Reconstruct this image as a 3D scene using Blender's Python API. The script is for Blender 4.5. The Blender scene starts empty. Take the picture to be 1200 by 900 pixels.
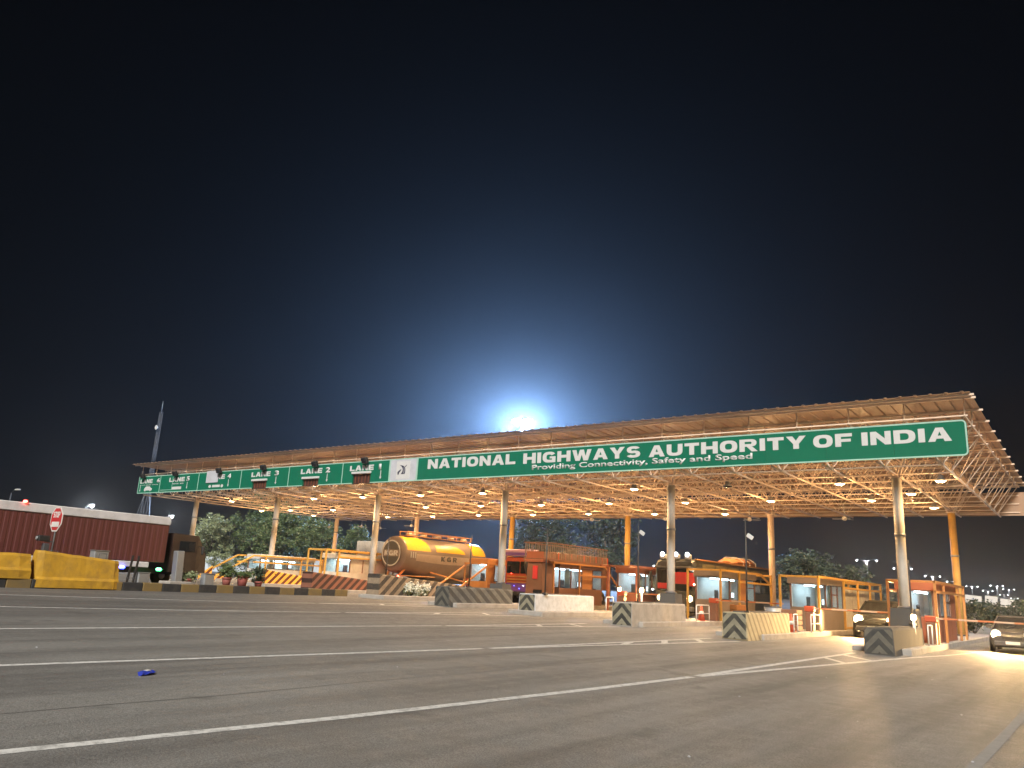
import bpy, bmesh, math, random
from mathutils import Vector, Matrix
random.seed(7)
S = bpy.context.scene
COL = S.collection

# ------------------------------------------------------------------ camera
cam_d = bpy.data.cameras.new('camera'); cam = bpy.data.objects.new('camera', cam_d); COL.objects.link(cam)
cam_d.sensor_width = 36.0; cam_d.lens = 924.84/1200*36; cam_d.clip_start = 0.1; cam_d.clip_end = 6000
YAW, PITCH, ROLL = (math.radians(a) for a in (-36.9, 14.23, 3.01))
_f = Vector((math.sin(YAW)*math.cos(PITCH), math.cos(YAW)*math.cos(PITCH), math.sin(PITCH)))
_r = Vector((math.cos(YAW), -math.sin(YAW), 0)); _u = _r.cross(_f)
_c, _s = math.cos(ROLL), math.sin(ROLL)
_R = _c*_r + _s*_u; _U = -_s*_r + _c*_u
cam.matrix_world = Matrix(((_R.x, _U.x, -_f.x, 0), (_R.y, _U.y, -_f.y, 0), (_R.z, _U.z, -_f.z, 1.77), (0, 0, 0, 1)))
S.camera = cam

# ------------------------------------------------------------------ view, world, sun
S.view_settings.view_transform = 'Standard'; S.view_settings.look = 'None'
S.view_settings.exposure = 0.25; S.view_settings.gamma = 1.0
S.cycles.use_denoising = True
S.cycles.max_bounces = 6; S.cycles.volume_bounces = 0; S.cycles.transparent_max_bounces = 12
S.cycles.sample_clamp_indirect = 6.0
W = bpy.data.worlds.new('World'); S.world = W; W.use_nodes = True
nt = W.node_tree; nt.nodes.clear()
tc = nt.nodes.new('ShaderNodeTexCoord'); sep = nt.nodes.new('ShaderNodeSeparateXYZ'); rp = nt.nodes.new('ShaderNodeValToRGB')
bg = nt.nodes.new('ShaderNodeBackground'); wo = nt.nodes.new('ShaderNodeOutputWorld')
nt.links.new(tc.outputs['Generated'], sep.inputs[0]); nt.links.new(sep.outputs['Z'], rp.inputs[0])
nt.links.new(rp.outputs[0], bg.inputs[0]); nt.links.new(bg.outputs[0], wo.inputs[0]); bg.inputs[1].default_value = 1.0
cr = rp.color_ramp
cr.elements[0].position = 0.0; cr.elements[0].color = (0.0016, 0.0018, 0.0023, 1)
cr.elements[1].position = 0.75; cr.elements[1].color = (0.0005, 0.0005, 0.0009, 1)
for p, c in ((0.10, (0.0011, 0.0014, 0.002)), (0.25, (0.0008, 0.001, 0.0016)), (0.45, (0.0006, 0.0008, 0.0013))):
    e = cr.elements.new(p); e.color = c + (1,)
sun_d = bpy.data.lights.new('sun', 'SUN'); sun = bpy.data.objects.new('sun', sun_d); COL.objects.link(sun)
sun_d.energy = 5.0; sun_d.angle = math.radians(12); sun_d.color = (1.0, 0.97, 0.92)
sun.rotation_euler = Vector((0.40, -0.66, 0.64)).to_track_quat('Z', 'Y').to_euler()

# ------------------------------------------------------------------ materials
MATS = {}
def nd(t, typ, **kw):
    n = t.nodes.new(typ)
    for k, v in kw.items(): setattr(n, k, v)
    return n
def base_mat(name):
    m = bpy.data.materials.new(name); m.use_nodes = True; t = m.node_tree
    b = t.nodes['Principled BSDF']; MATS[name] = m
    return m, t, b
def pos_noise(t, scale, detail=4, rough=0.6, stretch=(1, 1, 1), obj=False):
    if obj: src = nd(t, 'ShaderNodeTexCoord').outputs['Object']
    else: src = nd(t, 'ShaderNodeNewGeometry').outputs['Position']
    mp = nd(t, 'ShaderNodeMapping'); mp.inputs['Scale'].default_value = stretch
    t.links.new(src, mp.inputs[0])
    n = nd(t, 'ShaderNodeTexNoise'); n.inputs['Scale'].default_value = scale
    n.inputs['Detail'].default_value = detail; n.inputs['Roughness'].default_value = rough
    t.links.new(mp.outputs[0], n.inputs['Vector'])
    return n.outputs['Fac']
def ramp(t, fac, stops):
    r = nd(t, 'ShaderNodeValToRGB'); c = r.color_ramp
    c.elements[0].position, c.elements[0].color = stops[0][0], tuple(stops[0][1])+(1,)
    c.elements[1].position, c.elements[1].color = stops[-1][0], tuple(stops[-1][1])+(1,)
    for p, col in stops[1:-1]:
        e = c.elements.new(p); e.color = tuple(col)+(1,)
    t.links.new(fac, r.inputs[0]); return r.outputs[0]
def mixc(t, fac, a, b, mode='MIX'):
    m = nd(t, 'ShaderNodeMix', data_type='RGBA', blend_type=mode)
    for sock, v in ((m.inputs[0], fac), (m.inputs[6], a), (m.inputs[7], b)):
        if hasattr(v, 'links'): t.links.new(v, sock)
        elif isinstance(v, (int, float)): sock.default_value = v
        else: sock.default_value = tuple(v)+(1,)
    return m.outputs[2]
def mth(t, op, a, b=None):
    m = nd(t, 'ShaderNodeMath', operation=op)
    for k, v in enumerate((a, b)):
        if v is None: continue
        if hasattr(v, 'links'): t.links.new(v, m.inputs[k])
        else: m.inputs[k].default_value = v
    return m.outputs[0]
def bump(t, b, h, strength=0.3, dist=0.01):
    n = nd(t, 'ShaderNodeBump'); n.inputs['Strength'].default_value = strength; n.inputs['Distance'].default_value = dist
    t.links.new(h, n.inputs['Height']); t.links.new(n.outputs[0], b.inputs['Normal'])
def paint(name, c, rough=0.5, metal=0.0, dirt=0.35, scale=1.6, dcol=(0.10, 0.08, 0.06), bmp=0.0):
    m, t, b = base_mat(name)
    f = ramp(t, pos_noise(t, scale, 6, 0.65), [(0.42, (0, 0, 0)), (0.75, (1, 1, 1))])
    col = mixc(t, mth(t, 'MULTIPLY', f, dirt), c, dcol)
    f2 = pos_noise(t, scale*9, 3)
    col = mixc(t, mth(t, 'MULTIPLY', f2, 0.25*min(1, dirt*2)), col, [x*0.6 for x in c])
    t.links.new(col, b.inputs['Base Color'])
    b.inputs['Roughness'].default_value = rough; b.inputs['Metallic'].default_value = metal
    if bmp: bump(t, b, f2, bmp)
    return m
def glow(name, c, s):
    m, t, b = base_mat(name)
    b.inputs['Base Color'].default_value = (0.8, 0.8, 0.8, 1)
    b.inputs['Emission Color'].default_value = c+(1,); b.inputs['Emission Strength'].default_value = s
    if name != 'tube_light': m.cycles.emission_sampling = 'NONE'     # the lamp's own light object does the lighting
    return m
def glass(name, tint=(0.85, 0.92, 0.95), mix=0.82):
    m = bpy.data.materials.new(name); m.use_nodes = True; t = m.node_tree; t.nodes.clear()
    o = nd(t, 'ShaderNodeOutputMaterial'); mx = nd(t, 'ShaderNodeMixShader'); tr = nd(t, 'ShaderNodeBsdfTransparent'); gl = nd(t, 'ShaderNodeBsdfGlossy')
    tr.inputs[0].default_value = tint+(1,); gl.inputs['Roughness'].default_value = 0.08; gl.inputs[0].default_value = (0.8, 0.85, 0.9, 1)
    mx.inputs[0].default_value = 1-mix
    t.links.new(tr.outputs[0], mx.inputs[1]); t.links.new(gl.outputs[0], mx.inputs[2]); t.links.new(mx.outputs[0], o.inputs[0])
    MATS[name] = m; return m
def stripes(name, c1, c2, kind, period, wear=0.3, duty=0.5, slope=1.0, rough=0.7):
    """painted stripes: 'chevron' across x, 'diag' along y, 'band' along y"""
    m, t, b = base_mat(name)
    o = nd(t, 'ShaderNodeTexCoord').outputs['Object']; sp = nd(t, 'ShaderNodeSeparateXYZ'); t.links.new(o, sp.inputs[0])
    if kind == 'chevron': v = mth(t, 'ADD', sp.outputs[2], mth(t, 'MULTIPLY', mth(t, 'ABSOLUTE', sp.outputs[0]), slope))
    elif kind == 'diag': v = mth(t, 'ADD', sp.outputs[2], mth(t, 'MULTIPLY', sp.outputs[1], slope))
    else: v = sp.outputs[1]
    fr = mth(t, 'FRACT', mth(t, 'DIVIDE', mth(t, 'ADD', v, 100.0), period))
    wob = mth(t, 'MULTIPLY', mth(t, 'SUBTRACT', pos_noise(t, 6, 4), 0.5), 0.12)
    st = mth(t, 'GREATER_THAN', mth(t, 'ADD', fr, wob), duty)
    col = mixc(t, st, c1, c2)
    w = ramp(t, pos_noise(t, 4, 8, 0.7), [(0.40, (0, 0, 0)), (0.66, (1, 1, 1))])
    av = [(x+y)/2*0.8 for x, y in zip(c1, c2)]
    col = mixc(t, mth(t, 'MULTIPLY', w, wear), col, av)
    t.links.new(col, b.inputs['Base Color']); b.inputs['Roughness'].default_value = rough
    bump(t, b, pos_noise(t, 40, 3), 0.25)
    return m

paint('cream_paint', (0.80, 0.62, 0.47), 0.6, dirt=0.3)
paint('front_column_paint', (0.48, 0.43, 0.36), 0.75, dirt=0.25)
paint('yellow_column_paint', (0.58, 0.33, 0.08), 0.7, dirt=0.35)
paint('roof_sheet', (0.42, 0.265, 0.165), 0.5, 0.05, dirt=0.45, scale=0.5)
paint('sign_green', (0.003, 0.135, 0.074), 0.6, dirt=0.3, scale=0.7, dcol=(0.01, 0.08, 0.05))
MATS['sign_green'].node_tree.nodes['Principled BSDF'].inputs['Specular IOR Level'].default_value = 0.15
paint('sign_border', (0.34, 0.55, 0.44), 0.5, dirt=0.25)
paint('sign_white', (0.58, 0.565, 0.54), 0.5, dirt=0.3, scale=3, dcol=(0.4, 0.4, 0.38))
paint('plate_white', (0.50, 0.50, 0.53), 0.5, dirt=0.25)
paint('logo_ink', (0.012, 0.014, 0.045), 0.5, dirt=0.1)
paint('black_metal', (0.018, 0.018, 0.018), 0.5, dirt=0.3)
paint('dark_grey', (0.055, 0.055, 0.06), 0.55, dirt=0.3)
paint('grey_metal', (0.30, 0.31, 0.31), 0.45, 0.3, dirt=0.35)
paint('galvanised', (0.30, 0.31, 0.31), 0.4, 0.5, dirt=0.3)
paint('led_dark', (0.06, 0.022, 0.016), 0.35, dirt=0.4, scale=4)
paint('concrete', (0.34, 0.31, 0.27), 0.85, dirt=0.5, scale=2.2, bmp=0.3)
paint('concrete_pale', (0.50, 0.52, 0.54), 0.85, dirt=0.6, scale=4, dcol=(0.22, 0.22, 0.22), bmp=0.3)
paint('concrete_dark', (0.07, 0.066, 0.06), 0.85, dirt=0.5, scale=2.2, bmp=0.3)
paint('median_fill', (0.16, 0.145, 0.125), 0.9, dirt=0.5, scale=1.5, bmp=0.4)
paint('kerb_yellow', (0.19, 0.125, 0.04), 0.75, dirt=0.55, scale=3, bmp=0.3)
paint('kerb_black', (0.022, 0.022, 0.022), 0.75, dirt=0.5, scale=3, bmp=0.3)
paint('barrier_yellow', (0.46, 0.25, 0.014), 0.75, dirt=0.75, scale=2.6, dcol=(0.20, 0.11, 0.025), bmp=0.3)
paint('frame_yellow', (0.60, 0.33, 0.06), 0.45, dirt=0.3)
paint('frame_orange', (0.46, 0.20, 0.06), 0.45, dirt=0.35)
paint('frame_red', (0.33, 0.10, 0.05), 0.45, dirt=0.35)
paint('booth_brown', (0.19, 0.085, 0.05), 0.55, dirt=0.35)
paint('booth_wall', (0.24, 0.19, 0.155), 0.55, dirt=0.35)
paint('booth_inner', (0.70, 0.74, 0.74), 0.6, dirt=0.15)
paint('curtain', (0.55, 0.60, 0.60), 0.8, dirt=0.2)
paint('corrugated_pale', (0.55, 0.53, 0.48), 0.6, dirt=0.35)
paint('container_red', (0.105, 0.026, 0.021), 0.55, dirt=0.35, scale=1.0, dcol=(0.09, 0.03, 0.025))
paint('truck_white', (0.58, 0.56, 0.55), 0.55, dirt=0.35)
paint('cab_maroon', (0.022, 0.011, 0.009), 0.4, dirt=0.3)
paint('tank_grey', (0.20, 0.155, 0.14), 0.45, 0.2, dirt=0.5, scale=0.9)
paint('tank_band', (0.36, 0.29, 0.25), 0.45, dirt=0.3)
paint('tank_yellow', (0.62, 0.34, 0.02), 0.4, dirt=0.2)
paint('truck_orange', (0.46, 0.075, 0.02), 0.4, dirt=0.2)
paint('truck_purple', (0.16, 0.06, 0.30), 0.5, dirt=0.2)
paint('pink_board', (0.55, 0.32, 0.45), 0.5, dirt=0.3)
paint('bus_body', (0.045, 0.05, 0.046), 0.35, dirt=0.35)
paint('bus_panel', (0.20, 0.175, 0.09), 0.5, dirt=0.35)
paint('red_cloth', (0.62, 0.03, 0.035), 0.8, dirt=0.2)
paint('orange_tarp', (0.42, 0.15, 0.045), 0.7, dirt=0.3)
paint('cone_orange', (0.52, 0.08, 0.03), 0.5, dirt=0.2)
paint('white_paint', (0.62, 0.60, 0.56), 0.5, dirt=0.25)
paint('car_dark', (0.030, 0.032, 0.034), 0.25, 0.3, dirt=0.2)
paint('car_grey', (0.09, 0.085, 0.08), 0.25, 0.3, dirt=0.2)
paint('tyre', (0.018, 0.018, 0.018), 0.85, dirt=0.4)
paint('rim', (0.35, 0.35, 0.36), 0.35, 0.7, dirt=0.3)
paint('dark_window', (0.012, 0.014, 0.016), 0.08, dirt=0.1)
paint('sign_red', (0.45, 0.02, 0.025), 0.45, dirt=0.3)
paint('pot_red', (0.28, 0.07, 0.055), 0.7, dirt=0.35)
paint('blue_plastic', (0.02, 0.04, 0.35), 0.3, dirt=0.2)
paint('boundary_white', (0.50, 0.56, 0.62), 0.8, dirt=0.4)
paint('building_beige', (0.52, 0.44, 0.34), 0.8, dirt=0.35)
paint('crate_brown', (0.22, 0.10, 0.05), 0.8, dirt=0.35)
paint('bark', (0.09, 0.065, 0.045), 0.9, dirt=0.4)
paint('soil', (0.05, 0.035, 0.025), 0.95, dirt=0.4)
paint('flower_white', (0.75, 0.74, 0.62), 0.7, dirt=0.2)
glass('booth_glass'); glass('thin_glass', (0.7, 0.75, 0.78), 0.7)
LAMP = (1.0, 0.60, 0.26)
glow('canopy_lamp_glow', (1.0, 0.62, 0.28), 9.0)
glow('mast_glow', (0.80, 0.90, 1.0), 20.0)
glow('headlight_glow', (1.0, 0.80, 0.45), 14.0)
glow('bus_light_glow', (1.0, 0.80, 0.45), 12.0)
glow('white_light', (0.85, 0.95, 1.0), 10.0)
glow('tube_light', (0.80, 0.95, 1.0), 20.0)
glow('street_glow', (0.90, 0.95, 1.0), 10.0)
glow('red_glow', (1.0, 0.05, 0.03), 22.0)
glow('blue_glow', (0.04, 0.07, 1.0), 9.0)
glow('green_glow', (0.06, 1.0, 0.30), 5.0)
glow('warm_glow', (1.0, 0.65, 0.3), 40.0)
glow('screen_glow', (0.9, 0.97, 1.0), 2.2)
stripes('chevron_paint', (0.022, 0.022, 0.020), (0.24, 0.215, 0.145), 'chevron', 0.44, 0.55, 0.5, 1.05)
stripes('faded_stripe', (0.40, 0.33, 0.20), (0.20, 0.155, 0.08), 'diag', 0.55, 0.6, 0.62, 1.25)
stripes('dark_stripe', (0.04, 0.04, 0.04), (0.13, 0.13, 0.12), 'diag', 0.55, 0.7, 0.5, 0.7)
stripes('dark_chevron', (0.03, 0.03, 0.028), (0.115, 0.105, 0.08), 'chevron', 0.44, 0.6, 0.5, 1.05)
stripes('yellow_stripe', (0.030, 0.024, 0.02), (0.27, 0.20, 0.13), 'diag', 0.62, 0.55, 0.52, -0.9)
stripes('orange_stripe', (0.10, 0.016, 0.008), (0.85, 0.42, 0.06), 'diag', 0.46, 0.15, 0.48, -0.9)
stripes('red_stripe', (0.035, 0.014, 0.010), (0.22, 0.085, 0.05), 'diag', 0.50, 0.25, 0.5, -0.9)
stripes('leg_stripe', (0.08, 0.014, 0.008), (0.85, 0.42, 0.06), 'diag', 0.30, 0.15, 0.5, 0.0)
stripes('boom_stripe', (0.50, 0.34, 0.24), (0.45, 0.14, 0.05), 'band', 1.2, 0.15, 0.55)

def leaf_mat(name, dark, light):
    m, t, b = base_mat(name)
    g = nd(t, 'ShaderNodeNewGeometry')
    col = ramp(t, g.outputs['Random Per Island'], [(0.0, dark), (0.55, [(x+y)/2 for x, y in zip(dark, light)]), (1.0, light)])
    t.links.new(col, b.inputs['Base Color']); b.inputs['Roughness'].default_value = 0.55
    return m
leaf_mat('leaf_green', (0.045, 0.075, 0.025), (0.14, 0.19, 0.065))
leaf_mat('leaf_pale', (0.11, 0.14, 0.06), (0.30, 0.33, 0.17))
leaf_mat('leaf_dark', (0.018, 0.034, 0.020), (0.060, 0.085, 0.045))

def asphalt():
    m, t, b = base_mat('asphalt')
    big = pos_noise(t, 0.22, 5, 0.6); streak = pos_noise(t, 0.8, 4, 0.6, (1.6, 0.10, 1)); fine = pos_noise(t, 55, 2, 0.7); mid = pos_noise(t, 3.0, 5, 0.7)
    grit = pos_noise(t, 190, 1, 0.5)
    col = ramp(t, big, [(0.28, (0.152, 0.146, 0.134)), (0.50, (0.190, 0.183, 0.169)), (0.72, (0.225, 0.217, 0.201))])
    col = mixc(t, ramp(t, streak, [(0.44, (0, 0, 0)), (0.66, (0.8, 0.8, 0.8))]), col, (0.100, 0.096, 0.090))
    col = mixc(t, ramp(t, mid, [(0.52, (0, 0, 0)), (0.75, (0.4, 0.4, 0.4))]), col, (0.21, 0.205, 0.192))
    col = mixc(t, 0.85, col, ramp(t, fine, [(0.3, (0.40, 0.40, 0.40)), (0.7, (1.6, 1.6, 1.6))]), 'MULTIPLY')
    col = mixc(t, 0.7, col, ramp(t, grit, [(0.35, (0.45, 0.45, 0.45)), (0.68, (1.6, 1.6, 1.6))]), 'MULTIPLY')
    spots = ramp(t, pos_noise(t, 0.9, 3, 0.5), [(0.66, (0, 0, 0)), (0.72, (0.5, 0.5, 0.5))])
    col = mixc(t, spots, col, (0.085, 0.082, 0.077))
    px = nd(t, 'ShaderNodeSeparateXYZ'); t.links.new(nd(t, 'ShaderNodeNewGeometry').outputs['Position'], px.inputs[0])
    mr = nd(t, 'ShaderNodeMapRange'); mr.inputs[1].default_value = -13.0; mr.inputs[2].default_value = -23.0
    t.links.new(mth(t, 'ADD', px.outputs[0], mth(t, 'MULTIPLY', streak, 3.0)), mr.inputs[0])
    col = mixc(t, mth(t, 'MULTIPLY', mr.outputs[0], 0.45), col, (0.06, 0.055, 0.052))     # light falling off towards the far lanes, painted into the asphalt colour
    t.links.new(col, b.inputs['Base Color'])
    t.links.new(ramp(t, mid, [(0.3, (0.48, 0.48, 0.48)), (0.7, (0.74, 0.74, 0.74))]), b.inputs['Roughness'])
    bump(t, b, mth(t, 'ADD', fine, mth(t, 'MULTIPLY', grit, 0.6)), 0.8, 0.02)
def road_paint():
    m, t, b = base_mat('road_paint')
    w = ramp(t, pos_noise(t, 7, 9, 0.8), [(0.46, (0, 0, 0)), (0.62, (0.7, 0.7, 0.7))])
    col = mixc(t, w, (0.54, 0.53, 0.50), (0.14, 0.13, 0.12))
    col = mixc(t, 0.5, col, ramp(t, pos_noise(t, 90, 2), [(0.3, (0.7, 0.7, 0.7)), (0.7, (1.25, 1.25, 1.25))]), 'MULTIPLY')
    t.links.new(col, b.inputs['Base Color']); b.inputs['Roughness'].default_value = 0.7
    bump(t, b, pos_noise(t, 55, 2), 0.3)
def faint_paint():
    m, t, b = base_mat('faint_paint')
    w = ramp(t, pos_noise(t, 5, 8, 0.75), [(0.38, (0, 0, 0)), (0.6, (1, 1, 1))])
    col = mixc(t, w, (0.225, 0.217, 0.202), (0.19, 0.183, 0.169))
    t.links.new(col, b.inputs['Base Color']); b.inputs['Roughness'].default_value = 0.75
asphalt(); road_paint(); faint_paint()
paint('earth', (0.075, 0.060, 0.042), 0.95, dirt=0.5, scale=0.2, dcol=(0.03, 0.035, 0.02), bmp=0.4)
M = MATS

# ------------------------------------------------------------------ mesh helpers
class MB:
    def __init__(self): self.b = bmesh.new()
    def box(self, c, s, bev=0.0, rot=None):
        mat = Matrix.Translation(c) @ (rot.to_4x4() if rot else Matrix.Identity(4)) @ Matrix.Diagonal((s[0], s[1], s[2], 1))
        r = bmesh.ops.create_cube(self.b, size=1.0, matrix=mat)
        if bev:
            es = list({e for v in r['verts'] for e in v.link_edges})
            bmesh.ops.bevel(self.b, geom=es, offset=bev, segments=1, affect='EDGES')
        return self
    def bar(self, p, q, w, h=None, bev=0.0):
        p, q = Vector(p), Vector(q); d = q-p; h = h or w
        z = Vector((0, 0, 1)) if abs(d.normalized().z) < 0.98 else Vector((0, 1, 0))
        y = d.normalized(); x = y.cross(z).normalized(); z = x.cross(y)
        rot = Matrix((x, y, z)).transposed()
        return self.box((p+q)/2, (w, d.length, h), bev, rot)
    def tube(self, p, q, r, n=8, r2=None, cap=True):
        p, q = Vector(p), Vector(q); d = (q-p).normalized()
        a = Vector((0, 0, 1)) if abs(d.z) < 0.9 else Vector((1, 0, 0))
        x = d.cross(a).normalized(); y = d.cross(x); r2 = r if r2 is None else r2
        A = [self.b.verts.new(p+r*(math.cos(2*math.pi*k/n)*x+math.sin(2*math.pi*k/n)*y)) for k in range(n)]
        B = [self.b.verts.new(q+r2*(math.cos(2*math.pi*k/n)*x+math.sin(2*math.pi*k/n)*y)) for k in range(n)]
        for k in range(n):
            f = self.b.faces.new((A[k], A[(k+1) % n], B[(k+1) % n], B[k])); f.smooth = n > 5
        if cap: self.b.faces.new(A[::-1]); self.b.faces.new(B)
        return self
    def path(self, pts, r, n=8):
        for a, c in zip(pts[:-1], pts[1:]): self.tube(a, c, r, n)
        return self
    def prism(self, poly, axis, a, b_):
        def mk(u, v, w): return {'x': (w, u, v), 'y': (u, w, v), 'z': (u, v, w)}[axis]
        A = [self.b.verts.new(mk(u, v, a)) for u, v in poly]; B = [self.b.verts.new(mk(u, v, b_)) for u, v in poly]
        n = len(poly)
        self.b.faces.new(A); self.b.faces.new(B[::-1])
        for k in range(n): self.b.faces.new((A[(k+1) % n], A[k], B[k], B[(k+1) % n]))
        return self
    def quad(self, *pts):
        self.b.faces.new([self.b.verts.new(p) for p in pts]); return self
    def lathe(self, prof, n=20, c=(0, 0, 0), axis='z', smooth=True, cap=True):
        c = Vector(c); rings = []
        for r, z in prof:
            ring = []
            for k in range(n):
                a = 2*math.pi*k/n; u, v = r*math.cos(a), r*math.sin(a)
                ring.append(self.b.verts.new(c+Vector({'z': (u, v, z), 'y': (u, z, v), 'x': (z, u, v)}[axis])))
            rings.append(ring)
        for A, B in zip(rings[:-1], rings[1:]):
            for k in range(n):
                f = self.b.faces.new((A[k], A[(k+1) % n], B[(k+1) % n], B[k])); f.smooth = smooth
        if cap: self.b.faces.new(rings[0][::-1]); self.b.faces.new(rings[-1])
        return self
    def loft(self, rings, smooth=True):
        R = [[self.b.verts.new(p) for p in ring] for ring in rings]; n = len(R[0])
        for A, B in zip(R[:-1], R[1:]):
            for k in range(n):
                f = self.b.faces.new((A[k], A[(k+1) % n], B[(k+1) % n], B[k])); f.smooth = smooth
        self.b.faces.new(R[0][::-1]); self.b.faces.new(R[-1]); return self
    def mesh(self, name):
        bmesh.ops.remove_doubles(self.b, verts=self.b.verts, dist=1e-5)
        bmesh.ops.recalc_face_normals(self.b, faces=self.b.faces)
        me = bpy.data.meshes.new(name); self.b.to_mesh(me); self.b.free(); return me
def link(name, me, mat=None, parent=None, loc=(0, 0, 0), rz=0.0):
    if mat and not me.materials: me.materials.append(M[mat])
    o = bpy.data.objects.new(name, me); COL.objects.link(o); o.location = loc; o.rotation_euler = (0, 0, rz)
    if parent: o.parent = parent
    return o
def part(name, mb, mat, parent, loc=(0, 0, 0), rz=0.0): return link(name, mb.mesh(name), mat, parent, loc, rz)
def tag(o, label=None, cat=None, group=None, kind=None):
    for k, v in (('label', label), ('category', cat), ('group', group), ('kind', kind)):
        if v: o[k] = v
    return o
def thing(name, label, cat, loc=(0, 0, 0), rz=0.0, group=None):
    o = bpy.data.objects.new(name, None); COL.objects.link(o); o.location = loc; o.rotation_euler = (0, 0, rz)
    o.empty_display_size = 0.3
    return tag(o, label, cat, group)
def gz(x): return -0.0215*max(-70.0, min(30.0, x))          # cross fall of the plaza
def lamp_light(kind, parent, loc, col, power, radius, cone=None, aim=None):
    d = bpy.data.lights.new('lamp_light', kind); d.color = col; d.energy = power; d.shadow_soft_size = radius
    if cone: d.spot_size = math.radians(cone); d.spot_blend = 0.85
    o = bpy.data.objects.new('lamp_light', d); COL.objects.link(o); o.parent = parent; o.location = loc
    if aim: o.rotation_euler = (-Vector(aim)).to_track_quat('Z', 'Y').to_euler()
    return o
def copy_tree(o, parent=None):
    c = o.copy(); COL.objects.link(c)
    if parent: c.parent = parent
    for ch in list(o.children): copy_tree(ch, c)
    return c
def text_mesh(body, w=None, h=None, size=None, off=0.0, ext=0.006, space=1.0, sx=1.0):
    """lettering standing in the XZ plane, facing -Y, lower left corner at the origin"""
    cu = bpy.data.curves.new('lettering', 'FONT'); cu.body = body; cu.size = 1.0; cu.offset = off
    cu.extrude = 0.0; cu.resolution_u = 3; cu.space_character = space
    ob = bpy.data.objects.new('lettering_tmp', cu); COL.objects.link(ob)
    bpy.context.view_layer.update(); dg = bpy.context.evaluated_depsgraph_get()
    me = bpy.data.meshes.new_from_object(ob.evaluated_get(dg)); bpy.data.objects.remove(ob); bpy.data.curves.remove(cu)
    xs = [v.co.x for v in me.vertices]; ys = [v.co.y for v in me.vertices]
    x0, x1, y0, y1 = min(xs), max(xs), min(ys), max(ys)
    kx = w/(x1-x0) if w else (size*sx); ky = h/(y1-y0) if h else size
    b = bmesh.new(); b.from_mesh(me)
    for v in b.verts: v.co = Vector(((v.co.x-x0)*kx, 0.0, (v.co.y-y0)*ky))
    r = bmesh.ops.extrude_face_region(b, geom=b.faces[:])
    for g in r['geom']:
        if isinstance(g, bmesh.types.BMVert): g.co.y -= ext
    bmesh.ops.recalc_face_normals(b, faces=b.faces)
    b.to_mesh(me); b.free(); me.materials.clear(); return me

# ------------------------------------------------------------------ the ground
def sheet(name, xs, ys, dz, mat):
    mb = MB(); V = [[mb.b.verts.new((x, y, gz(x)+dz)) for y in ys] for x in xs]
    for i in range(len(xs)-1):
        for j in range(len(ys)-1): mb.b.faces.new((V[i][j], V[i+1][j], V[i+1][j+1], V[i][j+1]))
    return tag(part(name, mb, mat, None), kind='structure')
sheet('ground', [-420, -200, -70, 30, 150, 320], [-170, -100, 60, 400, 910], -0.06, 'earth')
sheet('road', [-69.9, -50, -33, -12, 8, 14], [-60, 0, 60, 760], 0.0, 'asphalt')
def ribbon(pts, w0, dz=0.004, mat='road_paint', widths=None):
    mb = MB(); L, R_ = [], []
    for k, p in enumerate(pts):
        a = Vector(pts[max(0, k-1)]); c = Vector(pts[min(len(pts)-1, k+1)]); d = (c-a).normalized(); n = Vector((-d.y, d.x))
        w = w0/2
        for side, lst in ((1, L), (-1, R_)):
            q = Vector(p)+n*w*side; lst.append(mb.b.verts.new((q.x, q.y, gz(q.x)+dz)))
    for k in range(len(pts)-1): mb.b.faces.new((L[k], R_[k], R_[k+1], L[k+1]))
    return tag(part('road_marking', mb, mat, None), kind='structure')
def gore(lead, tip, left_end, right_end, bars, w=0.17):
    ribbon(lead+[tip], w)
    a, l, r = Vector(tip), Vector(left_end), Vector(right_end)
    ribbon([tuple(a.lerp(l, t)) for t in (0.02, .3, .6, 1)], w, 0.004)
    ribbon([tuple(a.lerp(r, t)) for t in (0.02, .3, .6, 1)], w, 0.0045)
    for t in bars:
        p = a.lerp(r, t); q = a.lerp(l, min(1, t+0.10)); ribbon([tuple(p), tuple(q)], 0.20, 0.008)
def seam(pts, w):
    ribbon(pts, w, 0.003, 'tar')
paint('tar', (0.115, 0.110, 0.103), 0.6, dirt=0.4, scale=3)
seam([(-9.35+.04*math.sin(k*1.7), -4+k*1.3) for k in range(24)], 0.03)
gore([(-7.95, -6), (-7.74, 3.35), (-7.40, 6.87), (-7.1, 12)], (-6.95, 15.8), (-7.02, 29), (-5.50, 29.0), (0.62, 0.78))
ribbon([(-5.5, 29.0), (-4.9, 33), (-4.1, 41)], 0.12)
gore([(-13.2, -6), (-12.88, 5.34), (-12.42, 11.4)], (-12.1, 15.5), (-11.75, 28.4), (-10.7, 28.4), (0.45, 0.62, 0.8))
gore([(-18.4, -6), (-17.98, 7.33), (-17.59, 16)], (-17.3, 20), (-17.35, 29.0), (-15.9, 29.2), (0.5, 0.75))
gore([(-24.6, -6), (-23.71, 9.55), (-22.93, 14)], (-22.3, 20.2), (-22.4, 30.0), (-20.9, 30.0), (0.45, 0.75))
gore([(-29.7, -6), (-28.65, 11.5), (-26.94, 20)], (-27.0, 23.0), (-27.5, 29.8), (-25.8, 29.8), (0.5,))
ribbon([(-1.5, 3), (-1.42, 14), (-1.4, 30)], 0.14, 0.004, 'faint_paint')
for X in (-38.9, -44, -49):
    ribbon([(X, -6), (X, 28)], 0.17)

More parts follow.
